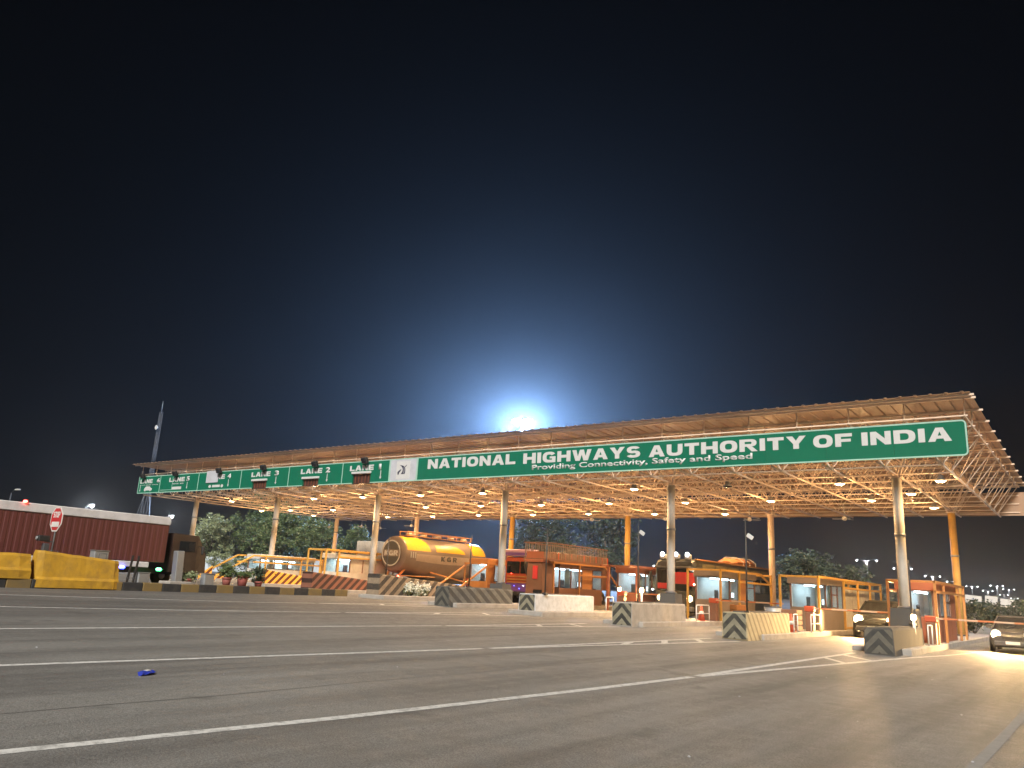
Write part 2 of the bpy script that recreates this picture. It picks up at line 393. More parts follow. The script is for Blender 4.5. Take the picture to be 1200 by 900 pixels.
rnd = random.Random(21); mb = MB()
for k in range(34):
    x, y = rnd.uniform(-24, 3), rnd.uniform(3, 28); r = rnd.choice((.008, .012, .018))
    mb.lathe([(r*.6, 0), (r, r*.5), (r*.5, r*.9)], 5, (x, y, gz(x)), smooth=False)
tag(part('road_grit', mb, 'plate_white', None), kind='stuff')
# ------------------------------------------------------------------ toll canopy
ZB, ZT = 6.95, 8.55
YB = [33.23+2.053*j for j in range(10)]; XB = [-58.55+2.0*i for i in range(28)]
YT = [32.20+2.053*j for j in range(11)]; XT = [-59.55+2.0*i for i in range(29)]
def roof_z(y): return 9.27-0.020*(y-31.7)
canopy = thing('toll_canopy', 'wide steel space frame canopy on tall columns over all the toll lanes', 'canopy', (-31.5, 42.5, gz(-31.5)))
CO = Vector(canopy.location)
def cpart(name, me, mat, loc): return link(name, me, mat, canopy, Vector(loc)-CO)
def many(name, me, mat, locs, stuff_mat=None, cap=300):
    """the nearest 300 as parts of their own, the rest joined"""
    locs = sorted(locs, key=lambda p: (Vector(p)-Vector((0, 0, 1.77))).length)
    for p in locs[:cap]: cpart(name, me, mat, p)
    if locs[cap:]:
        b = bmesh.new()
        for p in locs[cap:]:
            n0 = len(b.verts); b.from_mesh(me); b.verts.ensure_lookup_table()
            bmesh.ops.translate(b, verts=b.verts[n0:], vec=Vector(p)-CO)
        m2 = bpy.data.meshes.new(name+'_mass'); b.to_mesh(m2); b.free()
        o = link(name, m2, mat, canopy); o['kind'] = 'stuff'
bx = MB().tube((XB[0]-.1, 0, 0), (XB[-1]+.1, 0, 0), 0.030, 6).mesh('bottom_chord')
for y in YB: cpart('bottom_chord', bx, 'cream_paint', (0, y, ZB))
by = MB().tube((0, 31.98, 0), (0, 53.3, 0), 0.045, 6).mesh('cross_beam')
for x in XB: cpart('cross_beam', by, 'cream_paint', (x, 0, ZB+0.001))
tx = MB().tube((XT[0]-.1, 0, 0), (XT[-1]+.1, 0, 0), 0.030, 6).mesh('top_chord')
for y in YT: cpart('top_chord', tx, 'cream_paint', (0, y, ZT))
ty = MB().tube((0, YT[0]-.1, 0), (0, YT[-1]+.1, 0), 0.030, 6).mesh('top_cross_chord')
for x in XT: cpart('top_cross_chord', ty, 'cream_paint', (x, 0, ZT+0.001))
for sx, sy in ((-1, -1), (1, -1), (-1, 1), (1, 1)):
    dg = MB().tube((0, 0, 0), (sx*1.0, sy*1.0265, ZT-ZB), 0.021, 5).mesh('diagonal_strut')
    many('diagonal_strut', dg, 'cream_paint', [(x, y, ZB) for x in XB for y in YB], cap=75)
pst = []
for y in YT:
    pm = MB().tube((0, 0, ZT), (0, 0, roof_z(y)-0.05), 0.025, 6).mesh('roof_post')
    for k, x in enumerate(XT):
        if y < 34.5 or k in (0, 1, 27, 28) or k % 2 == 0: cpart('roof_post', pm, 'cream_paint', (x, y, 0))
for y in [31.75]+YT+[53.9]:
    pu = MB().bar((-59.95, 0, roof_z(y)-0.055), (-3.15, 0, roof_z(y)-0.055), 0.06, 0.07).mesh('purlin')
    cpart('purlin', pu, 'cream_paint', (0, y, 0))
# corrugated sheets, each one a part
NP = 56; PW = (60.0-3.1)/NP
def sheet_prof():
    top = [(0, 0)]; x = 0.0
    for k in range(2):
        a = PW*(0.25+0.5*k); top += [(a-0.075, 0), (a-0.04, 0.045), (a+0.04, 0.045), (a+0.075, 0)]
    top += [(PW-0.004, 0)]
    return top
sp = sheet_prof(); loop = sp+[(x, z+0.008) for x, z in reversed(sp)]
mb = MB(); A = [mb.b.verts.new((x, 31.55, roof_z(31.55)+z)) for x, z in loop]; B = [mb.b.verts.new((x, 54.0, roof_z(54.0)+z)) for x, z in loop]
n = len(loop); h = len(sp)
for k in range(n): mb.b.faces.new((A[k], A[(k+1) % n], B[(k+1) % n], B[k]))
for k in range(h-1):
    mb.b.faces.new((A[k+1], A[k], A[n-1-k], A[n-2-k])); mb.b.faces.new((B[k], B[k+1], B[n-2-k], B[n-1-k]))
rs = mb.mesh('roof_sheet')
for k in range(NP): cpart('roof_sheet', rs, 'roof_sheet', (-60.15+k*PW, 0, 0))
# columns
for row, y in enumerate((YB[1], YB[8])):
    for i in range(6):
        x = -56.55+10*i; g = gz(x)
        mb = MB().tube((0, 0, g+0.1), (0, 0, ZB-0.12), 0.19, 18)
        c = cpart('column', mb.mesh('column'), 'front_column_paint' if row == 0 else ('yellow_column_paint' if i in (2, 3, 5) else 'cream_paint'), (x, y, 0))
        mb = MB().lathe([(0.215, -0.05), (0.215, 0.05)], 18, (0, 0, g+4.35)); part('flange', mb, 'grey_metal', c)
        mb = MB()
        for sx in (-1, 1):
            for sy in (-1, 1): mb.tube((0.12*sx, 0.12*sy, ZB-0.14), (sx*1.0, sy*1.0265, ZT), 0.045, 7)
        mb.box((0, 0, ZB-0.13), (0.5, 0.5, 0.03)); part('column_head', mb, 'cream_paint', c)
        mb = MB().box((0, 0, g+0.24), (0.62, 0.62, 0.06), 0.01); part('base_plate', mb, 'dark_grey', c)

# ------------------------------------------------------------------ overhead signs
YS, ZL, ZH = 31.80, 7.022, 8.327
def sign_panel(t, x0, x1, hole=None, mat='sign_green', border='sign_border', bw=0.055, sides='lr'):
    X = Vector(t.location)
    def L(p): return Vector(p)-X
    mb = MB(); d = 0.10; yc = YS+d/2
    def pb(a, b, z0, z1): mb.box(L(((a+b)/2, yc, (z0+z1)/2)), (b-a, d, z1-z0))
    if hole:
        a, b, zz = hole
        pb(x0, a, ZL, ZH); pb(b, x1, ZL, ZH); pb(a, b, zz, ZH)
    elif x1-x0 > 10:
        ns = 11; sw = (x1-x0)/ns; rj = random.Random(3)
        for k in range(ns):
            if k == ns-1:
                a = x0+k*sw+.004; r = .16; pl = [(a, ZL), (x1-r, ZL)]+[(x1-r+r*math.sin(q*.2618), ZL+r-r*math.cos(q*.2618)) for q in range(1, 7)]+[(x1-r+r*math.cos(q*.2618), ZH-r+r*math.sin(q*.2618)) for q in range(0, 7)]+[(a, ZH)]
                m1 = MB().prism([(u-X.x, v-X.z) for u, v in pl], 'y', 0.002, d); part('panel', m1, mat, t); continue
            m1 = MB().box(L((x0+(k+.5)*sw, yc+rj.uniform(0, .004), (ZL+ZH)/2)), (sw-.008, d, ZH-ZL)); part('panel', m1, mat, t)
        mb = None
    else: pb(x0, x1, ZL, ZH)
    if mb: part('panel', mb, mat, t)
    mb = MB()
    def st(a, b, z0, z1): mb.box(L(((a+b)/2, YS-0.004, (z0+z1)/2)), (b-a, 0.012, z1-z0))
    big = x1-x0 > 10; xr = x1-.16 if big else x1
    st(x0, xr, ZH-bw, ZH)
    if hole: st(x0, hole[0], ZL, ZL+bw); st(hole[1], x1, ZL, ZL+bw)
    else: st(x0, xr, ZL, ZL+bw)
    if 'l' in sides: st(x0, x0+bw, ZL+bw, ZH-bw)
    if 'r' in sides and not big: st(x1-bw, x1, ZL+bw, ZH-bw)
    if big:
        st(x1-bw, x1, ZL+.16, ZH-.16)
        for zc, a0 in ((ZH-.16, 0), (ZL+.16, -90)):
            for q in range(6):
                a, b = math.radians(a0+15*q), math.radians(a0+15*q+15)
                pl = [(xr+rr*math.cos(w_)-X.x, zc+rr*math.sin(w_)-X.z) for rr, w_ in ((.16, a), (.16, b), (.16-bw, b), (.16-bw, a))]
                mb.prism(pl, 'y', -.010, .002)
    part('border', mb, border, t)
    mb = MB()
    x = x0+0.5
    while x < x1-0.3:
        mb.bar(L((x, YS+0.14, ZL+0.02)), L((x, YS+0.14, ZH-0.02)), 0.06); x += 2.0
    for z in (ZL+0.25, ZH-0.25): mb.bar(L((x0+.06, YS+0.20, z)), L((x1-.06, YS+0.20, z)), 0.05)
    part('back_frame', mb, 'grey_metal', t)
def _R(a, b, c, d): return [(a, b), (c, b), (c, d), (a, d)]
def _ring(cx, cy, ro, ri, a0, a1, n=12, e=2.6):
    def pt(r, a):
        c, s = math.cos(a), math.sin(a)
        return (cx+r[0]*math.copysign(abs(c)**(2/e), c), cy+r[1]*math.copysign(abs(s)**(2/e), s))
    A = [math.radians(a0+(a1-a0)*k/n) for k in range(n+1)]
    return [[pt(ro, a), pt(ro, b), pt(ri, b), pt(ri, a)] for a, b in zip(A[:-1], A[1:])]
GLYPH = {
 'A': (1.4, [[(0, 0), (.42, 0), (.50, .2), (.59, .42), (.70, .72), (.70, 1), (.48, 1)], [(1.4, 0), (.98, 0), (.90, .2), (.81, .42), (.70, .72), (.70, 1), (.92, 1)], [(.50, .2), (.90, .2), (.81, .42), (.59, .42)]]),
 'N': (1.3, [_R(0, 0, .38, 1), _R(.92, 0, 1.3, 1), [(.38, 1), (.38, .55), (.92, 0), (.92, .45)]]),
 'T': (1.2, [_R(0, .75, 1.2, 1), _R(.4, 0, .8, .75)]), 'I': (.40, [_R(0, 0, .4, 1)]), 'L': (1.1, [_R(0, 0, .4, 1), _R(.4, 0, 1.1, .25)]),
 'O': (1.36, _ring(.68, .5, (.68, .5), (.28, .25), 0, 360, 24)), 'H': (1.34, [_R(0, 0, .4, 1), _R(.94, 0, 1.34, 1), _R(.4, .37, .94, .63)]),
 'G': (1.36, _ring(.68, .5, (.68, .5), (.28, .25), 32, 270, 16)+[_R(.68, 0, 1.34, .25), _R(.98, .25, 1.34, .56), _R(.74, .37, .98, .56)]),
 'W': (1.9, [[(0, 1), (.40, 1), (.57, .40), (.76, 1), (1.14, 1), (1.33, .40), (1.50, 1), (1.90, 1), (1.56, 0), (1.13, 0), (.95, .56), (.77, 0), (.34, 0)]]),
 'Y': (1.4, [[(0, 1), (.45, 1), (.70, .64), (.95, 1), (1.4, 1), (.90, .38), (.90, 0), (.50, 0), (.50, .38)]]),
 'S': (1.25, _ring(.62, .69, (.60, .31), (.21, .09), 22, 270, 14, 2.3)+_ring(.62, .31, (.62, .31), (.23, .09), 90, -158, 14, 2.3)),
 'U': (1.34, [_R(0, .42, .4, 1), _R(.94, .42, 1.34, 1)]+_ring(.67, .42, (.67, .42), (.27, .17), 180, 360, 14)),
 'F': (1.15, [_R(0, 0, .4, 1), _R(.4, .75, 1.15, 1), _R(.4, .36, 1.06, .58)]), 'E': (1.15, [_R(0, 0, .4, 1), _R(.4, .75, 1.15, 1), _R(.4, .39, 1.08, .61), _R(.4, 0, 1.15, .25)]),
 'D': (1.34, [_R(0, 0, .4, 1), _R(.4, .75, .62, 1), _R(.4, 0, .62, .25)]+_ring(.62, .5, (.72, .5), (.32, .25), -90, 90, 14)),
 'R': (1.36, [_R(0, 0, .4, 1), _R(.4, .80, .80, 1), _R(.4, .40, .80, .61), [(.56, .40), (.96, .40), (1.38, 0), (.92, 0)]]+_ring(.80, .70, (.50, .30), (.13, .10), -90, 90, 10)),
 'P': (1.30, [_R(0, 0, .4, 1), _R(.4, .80, .80, 1), _R(.4, .36, .80, .58)]+_ring(.80, .68, (.50, .32), (.13, .11), -90, 90, 10)),
 'K': (1.36, [_R(0, 0, .4, 1), [(.4, .64), (.86, 1), (1.34, 1), (.74, .53), (1.36, 0), (.86, 0), (.4, .38)]])}
def block_mesh(body, w, h, ext=0.006, gap=0.17):
    b = bmesh.new(); x = 0.0
    for ch in body:
        if ch == ' ': x += 0.6; continue
        gw, polys = GLYPH[ch]
        for pl in polys: b.faces.new([b.verts.new((x+u, 0, v)) for u, v in pl])
        x += gw+gap
    k = w/(x-gap)
    for v in b.verts: v.co = Vector((v.co.x*k, 0, v.co.z*h))
    bmesh.ops.remove_doubles(b, verts=b.verts, dist=0.0008)
    bmesh.ops.recalc_face_normals(b, faces=b.faces)
    r = bmesh.ops.extrude_face_region(b, geom=b.faces[:])
    for g in r['geom']:
        if isinstance(g, bmesh.types.BMVert): g.co.y -= ext
    bmesh.ops.recalc_face_normals(b, faces=b.faces)
    me = bpy.data.meshes.new('lettering'); b.to_mesh(me); b.free(); return me
def letters(t, body, x, z, w, h, mat='sign_white', off=0.03, y=YS, name='lettering'):
    me = block_mesh(body, w, h) if all(c in GLYPH or c == ' ' for c in body) else text_mesh(body, w, h, off=off)
    return link(name, me, mat, t, Vector((x, y, z))-Vector(t.location))
def flat(t, name, polys, mat, x, z, y=YS, th=0.006):
    mb = MB()
    for pl in polys: mb.prism(pl, 'y', -th, 0.0)
    return part(name, mb, mat, t, Vector((x, y, z))-Vector(t.location))

t = thing('overhead_sign', 'long green overhead sign reading NATIONAL HIGHWAYS AUTHORITY OF INDIA', 'road sign', (-16.8, YS, ZL))
sign_panel(t, -30.12, -3.48)
for w_, x, z, wd, ht in (('NATIONAL', -29.34, 7.645, 5.93, .525), ('HIGHWAYS', -22.92, 7.625, 6.50, .525), ('AUTHORITY', -16.0, 7.605, 6.90, .515), ('OF', -8.82, 7.59, 1.46, .51), ('INDIA', -7.02, 7.58, 3.05, .51)):
    letters(t, w_, x, z, wd, ht, off=0.045)
letters(t, 'Providing Connectivity, Safety and Speed', -22.38, 7.215, 11.1, 0.335, off=0.022)
t = thing('emblem_sign', 'square white overhead panel with dark blue curved emblem beside LANE 1 sign', 'road sign', (-31.18, YS, ZL))
sign_panel(t, -32.225, -30.125, mat='plate_white')
flat(t, 'inner_plate', [[(0, 0), (1.05, 0), (1.05, 1.0), (0, 1.0)]], 'sign_white', -31.70, 7.17)
def arc(c, r0, r1, a0, a1, n=10):
    P = []
    for k in range(n+1):
        s = k/n; a = math.radians(a0+(a1-a0)*s); rr = r0
        P.append((c[0]+rr*math.cos(a), c[1]+rr*math.sin(a)))
    for k in range(n, -1, -1):
        s = k/n; a = math.radians(a0+(a1-a0)*s); rr = r0-(r0-r1)*math.sin(math.pi*min(1, 0.12+s*0.9))
        P.append((c[0]+rr*math.cos(a), c[1]+rr*math.sin(a)))
    return P
flat(t, 'emblem', [[(0.02, 0.0), (0.10, 0.0), (0.13, 0.10), (0.24, 0.22), (0.30, 0.29), (0.20, 0.28), (0.06, 0.19), (0.0, 0.13)],
                   [(0.27, 0.02), (0.56, 0.02), (0.60, 0.17), (0.58, 0.33), (0.49, 0.45), (0.34, 0.51), (0.14, 0.53), (0.26, 0.47), (0.36, 0.38), (0.40, 0.27), (0.37, 0.14)],
                   [(0.53, 0.42), (0.58, 0.40), (0.72, 0.53), (0.66, 0.52)]], 'logo_ink', -31.60, 7.42, YS-0.007)
flat(t, 'emblem_stripe', [[(0.46, 0.05), (0.485, 0.05), (0.53, 0.18), (0.51, 0.32), (0.45, 0.41), (0.485, 0.30), (0.49, 0.17)]], 'sign_white', -31.60, 7.42, YS-0.0135, 0.003)
CAR = [[(0, .06), (.06, .06), (.10, 0), (.2, 0), (.24, .06), (.72, .06), (.76, 0), (.86, 0), (.9, .06), (1.0, .06), (1.02, .2), (.85, .24), (.7, .36), (.22, .36), (.05, .22)]]
ARROW = [[(.06, .14), (.0, .14), (.085, 0), (.17, .14), (.11, .14), (.11, .5), (.06, .5)]]
lanes = [(6, -59.16, -56.09, -58.92, -56.66, None), (5, -56.085, -51.14, -54.92, -52.72, None), (4, -51.135, -46.17, -50.05, -47.76, None),
         (3, -46.165, -41.16, -45.07, -42.64, (-44.88, -43.37, 7.50)), (2, -41.155, -36.16, -40.03, -37.72, (-39.77, -38.28, 7.46)), (1, -36.155, -32.23, -35.55, -33.14, (-35.27, -33.76, 7.60))]
desc = {6: 'narrow leftmost green lane board reading LANE 6 with small car symbol', 5: 'green overhead lane board reading LANE 5 with white bar symbol',
        4: 'green overhead lane board reading LANE 4 partly covered by a white plate', 3: 'green overhead lane board reading LANE 3 with dark display cut in its lower edge',
        2: 'green overhead lane board reading LANE 2 with dark display below', 1: 'green overhead lane board reading LANE 1 next to the emblem panel'}
for num, x0, x1, lx, nx, hole in lanes:
    t = thing('lane_sign', desc[num], 'road sign', ((x0+x1)/2, YS, ZL), group='overhead lane boards')
    sign_panel(t, x0, x1, hole, sides='lr' if num == 6 else 'r')
    zt = 7.78
    letters(t, 'LANE', lx, zt, (2.0 if num < 6 else 1.72), 0.31, off=0.04)
    letters(t, str(num), nx+(0.03 if num == 6 else 0), zt, 0.20 if num == 1 else 0.42, 0.33, off=0.04)
    if num != 6: flat(t, 'arrow', ARROW, 'sign_white', nx+0.11, 7.22)
    else: flat(t, 'arrow', ARROW, 'sign_white', -58.9, 7.16); flat(t, 'car_symbol', [[(x*1.1, z) for x, z in CAR[0]]], 'sign_white', -58.25, 7.18)
    if num == 6: letters(t, 'CAR JEEP VAN', -58.9, 7.60, 2.5, 0.075, off=0.02)
    if num == 5:
        letters(t, 'TRUCK  BUS', -54.5, 7.585, 1.5, 0.085, off=0.03); flat(t, 'bar_symbol', [[(0, 0), (1.2, 0), (1.2, .2), (0, .2)]], 'sign_white', -54.42, 7.21)
        flat(t, 'thin_line', [[(0, 0), (1.55, 0), (1.55, .035), (0, .035)], [(1.5, .04), (1.54, .04), (1.54, .95), (1.5, .95)]], 'sign_border', -55.98, 7.19)
    if num == 4:
        flat(t, 'cover_plate', [[(0, 0), (1.40, 0), (1.40, .83), (0, .83)]], 'plate_white', -50.16, 7.555, YS-0.03, 0.02)
        flat(t, 'bar_symbol', [[(.45, .04), (1.35, .04), (1.35, .2), (.45, .2)]]+[[(cx+.15*math.cos(a*.785), .11+.11*math.sin(a*.785)) for a in range(8)] for cx in (.17, 1.6)], 'sign_white', -49.85, 7.19)
    if hole:
        a, b, zz = hole; X = Vector(t.location)
        mb = MB().box(Vector(((a+b)/2, YS+0.16, (ZL-0.02+zz)/2))-X, (b-a-0.02, 0.16, zz-ZL), 0.01); p = part('lane_display', mb, 'led_dark', t)
        mb = MB().box(Vector(((a+b)/2, YS-0.03, zz+0.055))-X, (b-a+0.1, 0.10, 0.13), 0.01); part('hood', mb, 'sign_white', p)
        mb = MB()
        for k in range(5): mb.bar(Vector((a+0.2+k*0.27, YS+0.075, ZL+0.03))-X, Vector((a+0.2+k*0.27, YS+0.075, zz-0.03))-X, 0.02)
        part('louvre', mb, 'frame_red', p)
for x, lab in ((-58.3, 'small black floodlight on the sign edge over the car symbol, leftmost'), (-53.9, 'small black floodlight on the sign edge over the white bar symbol'), (-48.5, 'small black floodlight touching the white cover plate'),
               (-43.6, 'small black floodlight on the sign edge, third from the emblem panel'), (-38.5, 'small black floodlight on the sign edge, second from the emblem panel'), (-34.1, 'small black floodlight on the sign edge nearest to the emblem panel')):
    t = thing('floodlight', lab, 'floodlight', (x, YS-0.02, ZH), group='floodlights on the lane boards')
    rot = Matrix.Rotation(math.radians(25), 3, 'X')
    part('housing', MB().box((0, -0.22, 0.0), (0.42, 0.22, 0.34), 0.03, rot), 'black_metal', t)
    part('lens', MB().box((0, -0.335, -0.055), (0.34, 0.012, 0.26), 0, rot), 'dark_window', t)
    part('bracket', MB().bar((-0.24, 0.02, 0.05), (-0.24, -0.25, 0), 0.025).bar((0.24, 0.02, 0.05), (0.24, -0.25, 0), 0.025), 'black_metal', t)
t = thing('rear_sign', 'plain back of the long sign board along the rear canopy edge', 'road sign', (-31.3, 53.7, ZL))
mb = MB()
for k in range(14): 
    mb = MB().box((-27.85+k*4.285-0.0, 0, 0.68), (4.275, 0.06, 1.33)); part('panel', mb, 'roof_sheet', t)
mb = MB()
for z in (0.2, 0.68, 1.15): mb.bar((-29.9, -0.06, z), (29.8-2.1, -0.06, z), 0.05)
part('back_frame', mb, 'cream_paint', t)

# ------------------------------------------------------------------ lamps under the canopy
def bay_lamp(lit):
    t = thing('bay_lamp', 'round lamp', 'lamp')
    part('hook', MB().tube((0, 0, 0.22), (0, 0, 0.36), 0.02, 6), 'grey_metal', t)
    part('housing', MB().lathe([(0.06, 0.24), (0.10, 0.22), (0.13, 0.10), (0.235, 0.0), (0.225, 0.0)], 20), 'grey_metal', t)
    part('diffuser', MB().lathe([(0.20, 0.0), (0.195, -0.02), (0.15, -0.040), (0.06, -0.048)], 12), 'canopy_lamp_glow' if lit else 'dark_window', t)
    if lit: lamp_light('SPOT', t, (0, 0, -.10), LAMP, 900, .12, 166, (0, 0, -1)); lamp_light('POINT', t, (0, 0, -.14), LAMP, 240, .10)
    return t
lamp0 = bay_lamp(True)
L = [(-51.9, 35.2), (-42.6, 35.2), (-37.9, 35.2), (-32.9, 35.2), (-28.1, 35.2), (-18.6, 35.4), (-8.9, 35.8), (-5.0, 35.8),
     (-56.7, 41.45), (-53.0, 41.5), (-48.2, 41.8), (-37.9, 41.2), (-32.9, 41.1), (-28.2, 41.3), (-23.3, 41.2), (-18.6, 41.5), (-13.8, 41.5), (-9.0, 42.1), (-6.8, 39.8),
     (-55.0, 45.6), (-48.0, 47.6), (-42.8, 47.4), (-37.7, 46.9), (-32.8, 47.0), (-28.1, 46.9), (-23.4, 47.4), (-18.8, 47.85), (-6.8, 45.8)]
def where(x, y):
    row = 'front' if y < 38 else ('middle' if y < 44 else 'rear')
    same = sorted(p[0] for p in L if ('front' if p[1] < 38 else ('middle' if p[1] < 44 else 'rear')) == row)
    k = same.index(x); n = len(same)
    names = ['first', 'second', 'third', 'fourth', 'fifth', 'sixth', 'seventh', 'eighth', 'ninth', 'tenth', 'eleventh']
    return 'lit round lamp under the canopy, %s from the left in the %s row' % (names[k], row)
for i, (x, y) in enumerate(L):
    o = lamp0 if i == 0 else copy_tree(lamp0)
    o.location = (x, y, 6.70); tag(o, where(x, y), 'lamp', 'lit lamps under the canopy')
o = bay_lamp(False); o.location = (-13.8, 35.5, 6.70); tag(o, 'unlit grey lamp under the canopy behind the word AUTHORITY', 'lamp')
def pendant():
    t = thing('pendant_fan', 'x', 'ceiling fan')
    part('rod', MB().tube((0, 0, 0.12), (0, 0, 0.95), 0.014, 6), 'white_paint', t)
    part('motor', MB().lathe([(0.03, 0.24), (0.10, 0.19), (0.12, 0.12), (0.12, 0.05), (0.05, 0.0)], 14), 'white_paint', t)
    for k in range(3):
        a = 2*math.pi*k/3+0.4; r = Matrix.Rotation(a, 3, 'Z') @ Matrix.Rotation(0.16, 3, 'X')
        part('blade', MB().box(r @ Vector((0.36, 0, 0.09)), (0.52, 0.13, 0.012), 0, r), 'white_paint', t)
    return t
fan0 = pendant()
fans = [(-58.6, 50.6, 'white ceiling fan hanging left of the first rear column'), (-53.6, 50.0, 'white ceiling fan hanging between the rear columns over the yellow railings'), (-46.9, 49.4, 'white ceiling fan hanging above the tanker'),
        (-52.9, 51.6, 'white ceiling fan hanging just left of the tanker, nearest its rear'), (-26.7, 45.0, 'white ceiling fan hanging above the booth with the roof railing'), (-21.4, 44.8, 'white ceiling fan hanging beside the fourth rear column'),
        (-16.4, 45.5, 'white ceiling fan hanging above the long bus'), (-11.1, 45.3, 'white ceiling fan hanging above the long yellow cage')]
for i, (x, y, lab) in enumerate(fans):
    o = fan0 if i == 0 else copy_tree(fan0)
    o.location = (x, y, 6.02); o.rotation_euler = (0, 0, i*0.7); tag(o, lab, 'ceiling fan', 'ceiling fans under the canopy')
# ------------------------------------------------------------------ islands, kerbs, barriers
ISL = [-46.5, -41.5, -36.5, -31.5, -26.5, -21.5, -16.5, -11.5, -6.5]
for X in ISL:
    g = gz(X); mb = MB().box((0, 13.2, 0.06), (1.9, 26.0, 0.26), 0.03)
    o = part('toll_island', mb, 'concrete', None, (X, 30.3, g)); tag(o, kind='structure')
med = part('median_strip', MB().box((0, 0, 0.10), (1.5, 62, 0.40), 0.02), 'median_fill', None, (-33.75, -2.2, gz(-33.75))); tag(med, kind='structure')
ks = {}
kerb = thing('kerb', None, None, (-32.9, 0, gz(-32.9))); kerb['kind'] = 'structure'
for m in ('kerb_yellow', 'kerb_black'): ks[m] = MB().box((0, 0.44, 0.13), (0.22, 0.87, 0.42), 0.025).mesh('kerb_stone')
for k in range(-4, 22):
    link('kerb_stone', ks['kerb_yellow' if k % 2 else 'kerb_black'], ('kerb_yellow' if k % 2 else 'kerb_black'), kerb, (0, 10.6+0.885*k, random.uniform(-.01, .01)))
def jersey(label, y0, y1, h0, h1, zb, seed):
    rnd = random.Random(seed); t = thing('jersey_barrier', label, 'barrier', (-33.2, y0, gz(-33.2)), group='yellow barriers at the median')
    rings = []; n = 14
    for k in range(n+1):
        s = k/n; y = (y1-y0)*s; h = h0+(h1-h0)*s+rnd.uniform(-.012, .012)
        e = 0.10 if k in (0, n) else 0.0; j = lambda: rnd.uniform(-.012, .012)
        rings.append([(0.45-e*.5+j(), y, zb), (0.45-e*.5+j(), y, zb+.30), (0.36-e*.5+j(), y, zb+.40), (0.26-e+j(), y, h-.10), (0.18-e+j(), y, h), (-0.18+e, y, h+j()), (-0.26+e, y, h-.1), (-.42+e*.5, y, zb+.35), (-.44+e*.5, y, zb)])
    part('body', MB().loft(rings, False), 'barrier_yellow', t)
    mb = MB()
    for f in (0.2, 0.8): mb.path([(0, (y1-y0)*f-.15, (h0+h1)/2-.08), (0, (y1-y0)*f-.15, h0+.0), (0, (y1-y0)*f+.15, h0+.0), (0, (y1-y0)*f+.15, (h0+h1)/2-.08)], 0.012, 6)
    part('lifting_loop', mb, 'dark_grey', t)
jersey('tall chunky yellow barrier block below the red octagonal sign', 14.25, 17.5, 1.42, 1.16, 0.03, 1)
jersey('lower yellow barrier block standing on the painted kerb at the left picture edge', 7.9, 14.05, 1.27, 1.24, 0.33, 2)
def nose(X, y0, Ln, h0, h1, body, face, label, w=0.95):
    t = thing('crash_barrier', label, 'barrier', (X, y0, gz(X)), group='barrier blocks on the island noses')
    rings = []; n = 10; rnd = random.Random(int(-X*10)); hw = w/2
    for k in range(n+1):
        s = k/n; y = Ln*s; h = h0+(h1-h0)*s; j = lambda: rnd.uniform(-.010, .010)
        rings.append([(hw, y, -.05), (hw-.01+j(), y, .25), (hw-.03+j(), y, h-.06), (hw-.07, y, h+j()*.6), (-hw+.07, y, h+j()*.6), (-hw+.03, y, h-.06), (-hw+.01, y, .25), (-hw, y, -.05)])
    part('body', MB().loft(rings, False), body, t)
    part('nose_plate', MB().box((0, 0, h0/2), (w-.10, 0.012, h0-.09)), face, t, (0, -0.008, 0.0))
    mb = MB().box((0, Ln*0.5, 0), (w*0.5, Ln*0.8, 0.05), 0.01); p = part('cap', mb, 'concrete_dark', t, (0, 0, (h0+h1)/2+0.01)); p.rotation_euler = (math.atan2(h1-h0, Ln), 0, 0)
    return t
nose(-6.3, 29.3, 5.2, .86, .84, 'concrete_dark', 'dark_chevron', 'dark barrier block in front of the rightmost front column')
nose(-11.1, 29.0, 4.9, .97, .97, 'faded_stripe', 'chevron_paint', 'sandy barrier block with clearest black chevrons, second from the right')
nose(-16.2, 29.9, 5.2, .95, .95, 'concrete', 'chevron_paint', 'brown stained barrier block with chevrons below the front column with the bus behind it')
nose(-21.75, 31.0, 5.3, .93, .93, 'concrete_pale', 'chevron_paint', 'barrier block with bright white side in front of the booth with roof railing')
nose(-26.25, 30.2, 5.2, .95, .93, 'dark_stripe', 'dark_chevron', 'dark grey barrier block with faded stripes in front of the orange truck')
nose(-31.9, 31.0, 9.5, 1.27, .72, 'yellow_stripe', 'yellow_stripe', 'long sloping barrier with dark diagonal stripes beside white flowers', 1.0)
nose(-36.4, 30.2, 5.2, 1.10, .72, 'red_stripe', 'red_stripe', 'dull red striped sloping barrier left of the tanker')
nose(-41.3, 30.7, 3.3, 1.0, .66, 'orange_stripe', 'orange_stripe', 'bright orange and black striped barrier with curved top behind the kerb')
def pole(X, y, h, label, flag=True):
    t = thing('marker_pole', label, 'pole', (X, y, gz(X)), group='thin black poles on the island noses')
    part('shaft', MB().tube((0, 0, .9), (0, 0, h), 0.038, 8, 0.024), 'black_metal', t)
    part('foot', MB().box((0, 0, .97), (0.22, 0.22, 0.10), 0.02), 'black_metal', t)
    if flag: part('tag_plate', MB().box((0.17, 0, h-.62), (0.26, 0.02, 0.15), 0, Matrix.Rotation(0.6, 3, 'Y')), 'white_paint', t)
pole(-10.8, 29.5, 4.35, 'black pole with white tag on the sandy chevron barrier')
pole(-15.9, 30.7, 4.45, 'black pole with white tag on the brown stained barrier')
pole(-21.3, 31.8, 4.0, 'black pole without tag in front of the booth with roof railing', False)
pole(-26.0, 31.9, 3.55, 'black pole in front of the tanker belly on the dark barrier', False)
pole(-31.6, 31.6, 3.3, 'black pole crossing the round rear of the tanker', False)
pole(-6.0, 33.5, 3.3, 'thin pole in front of the rightmost booth window', False)
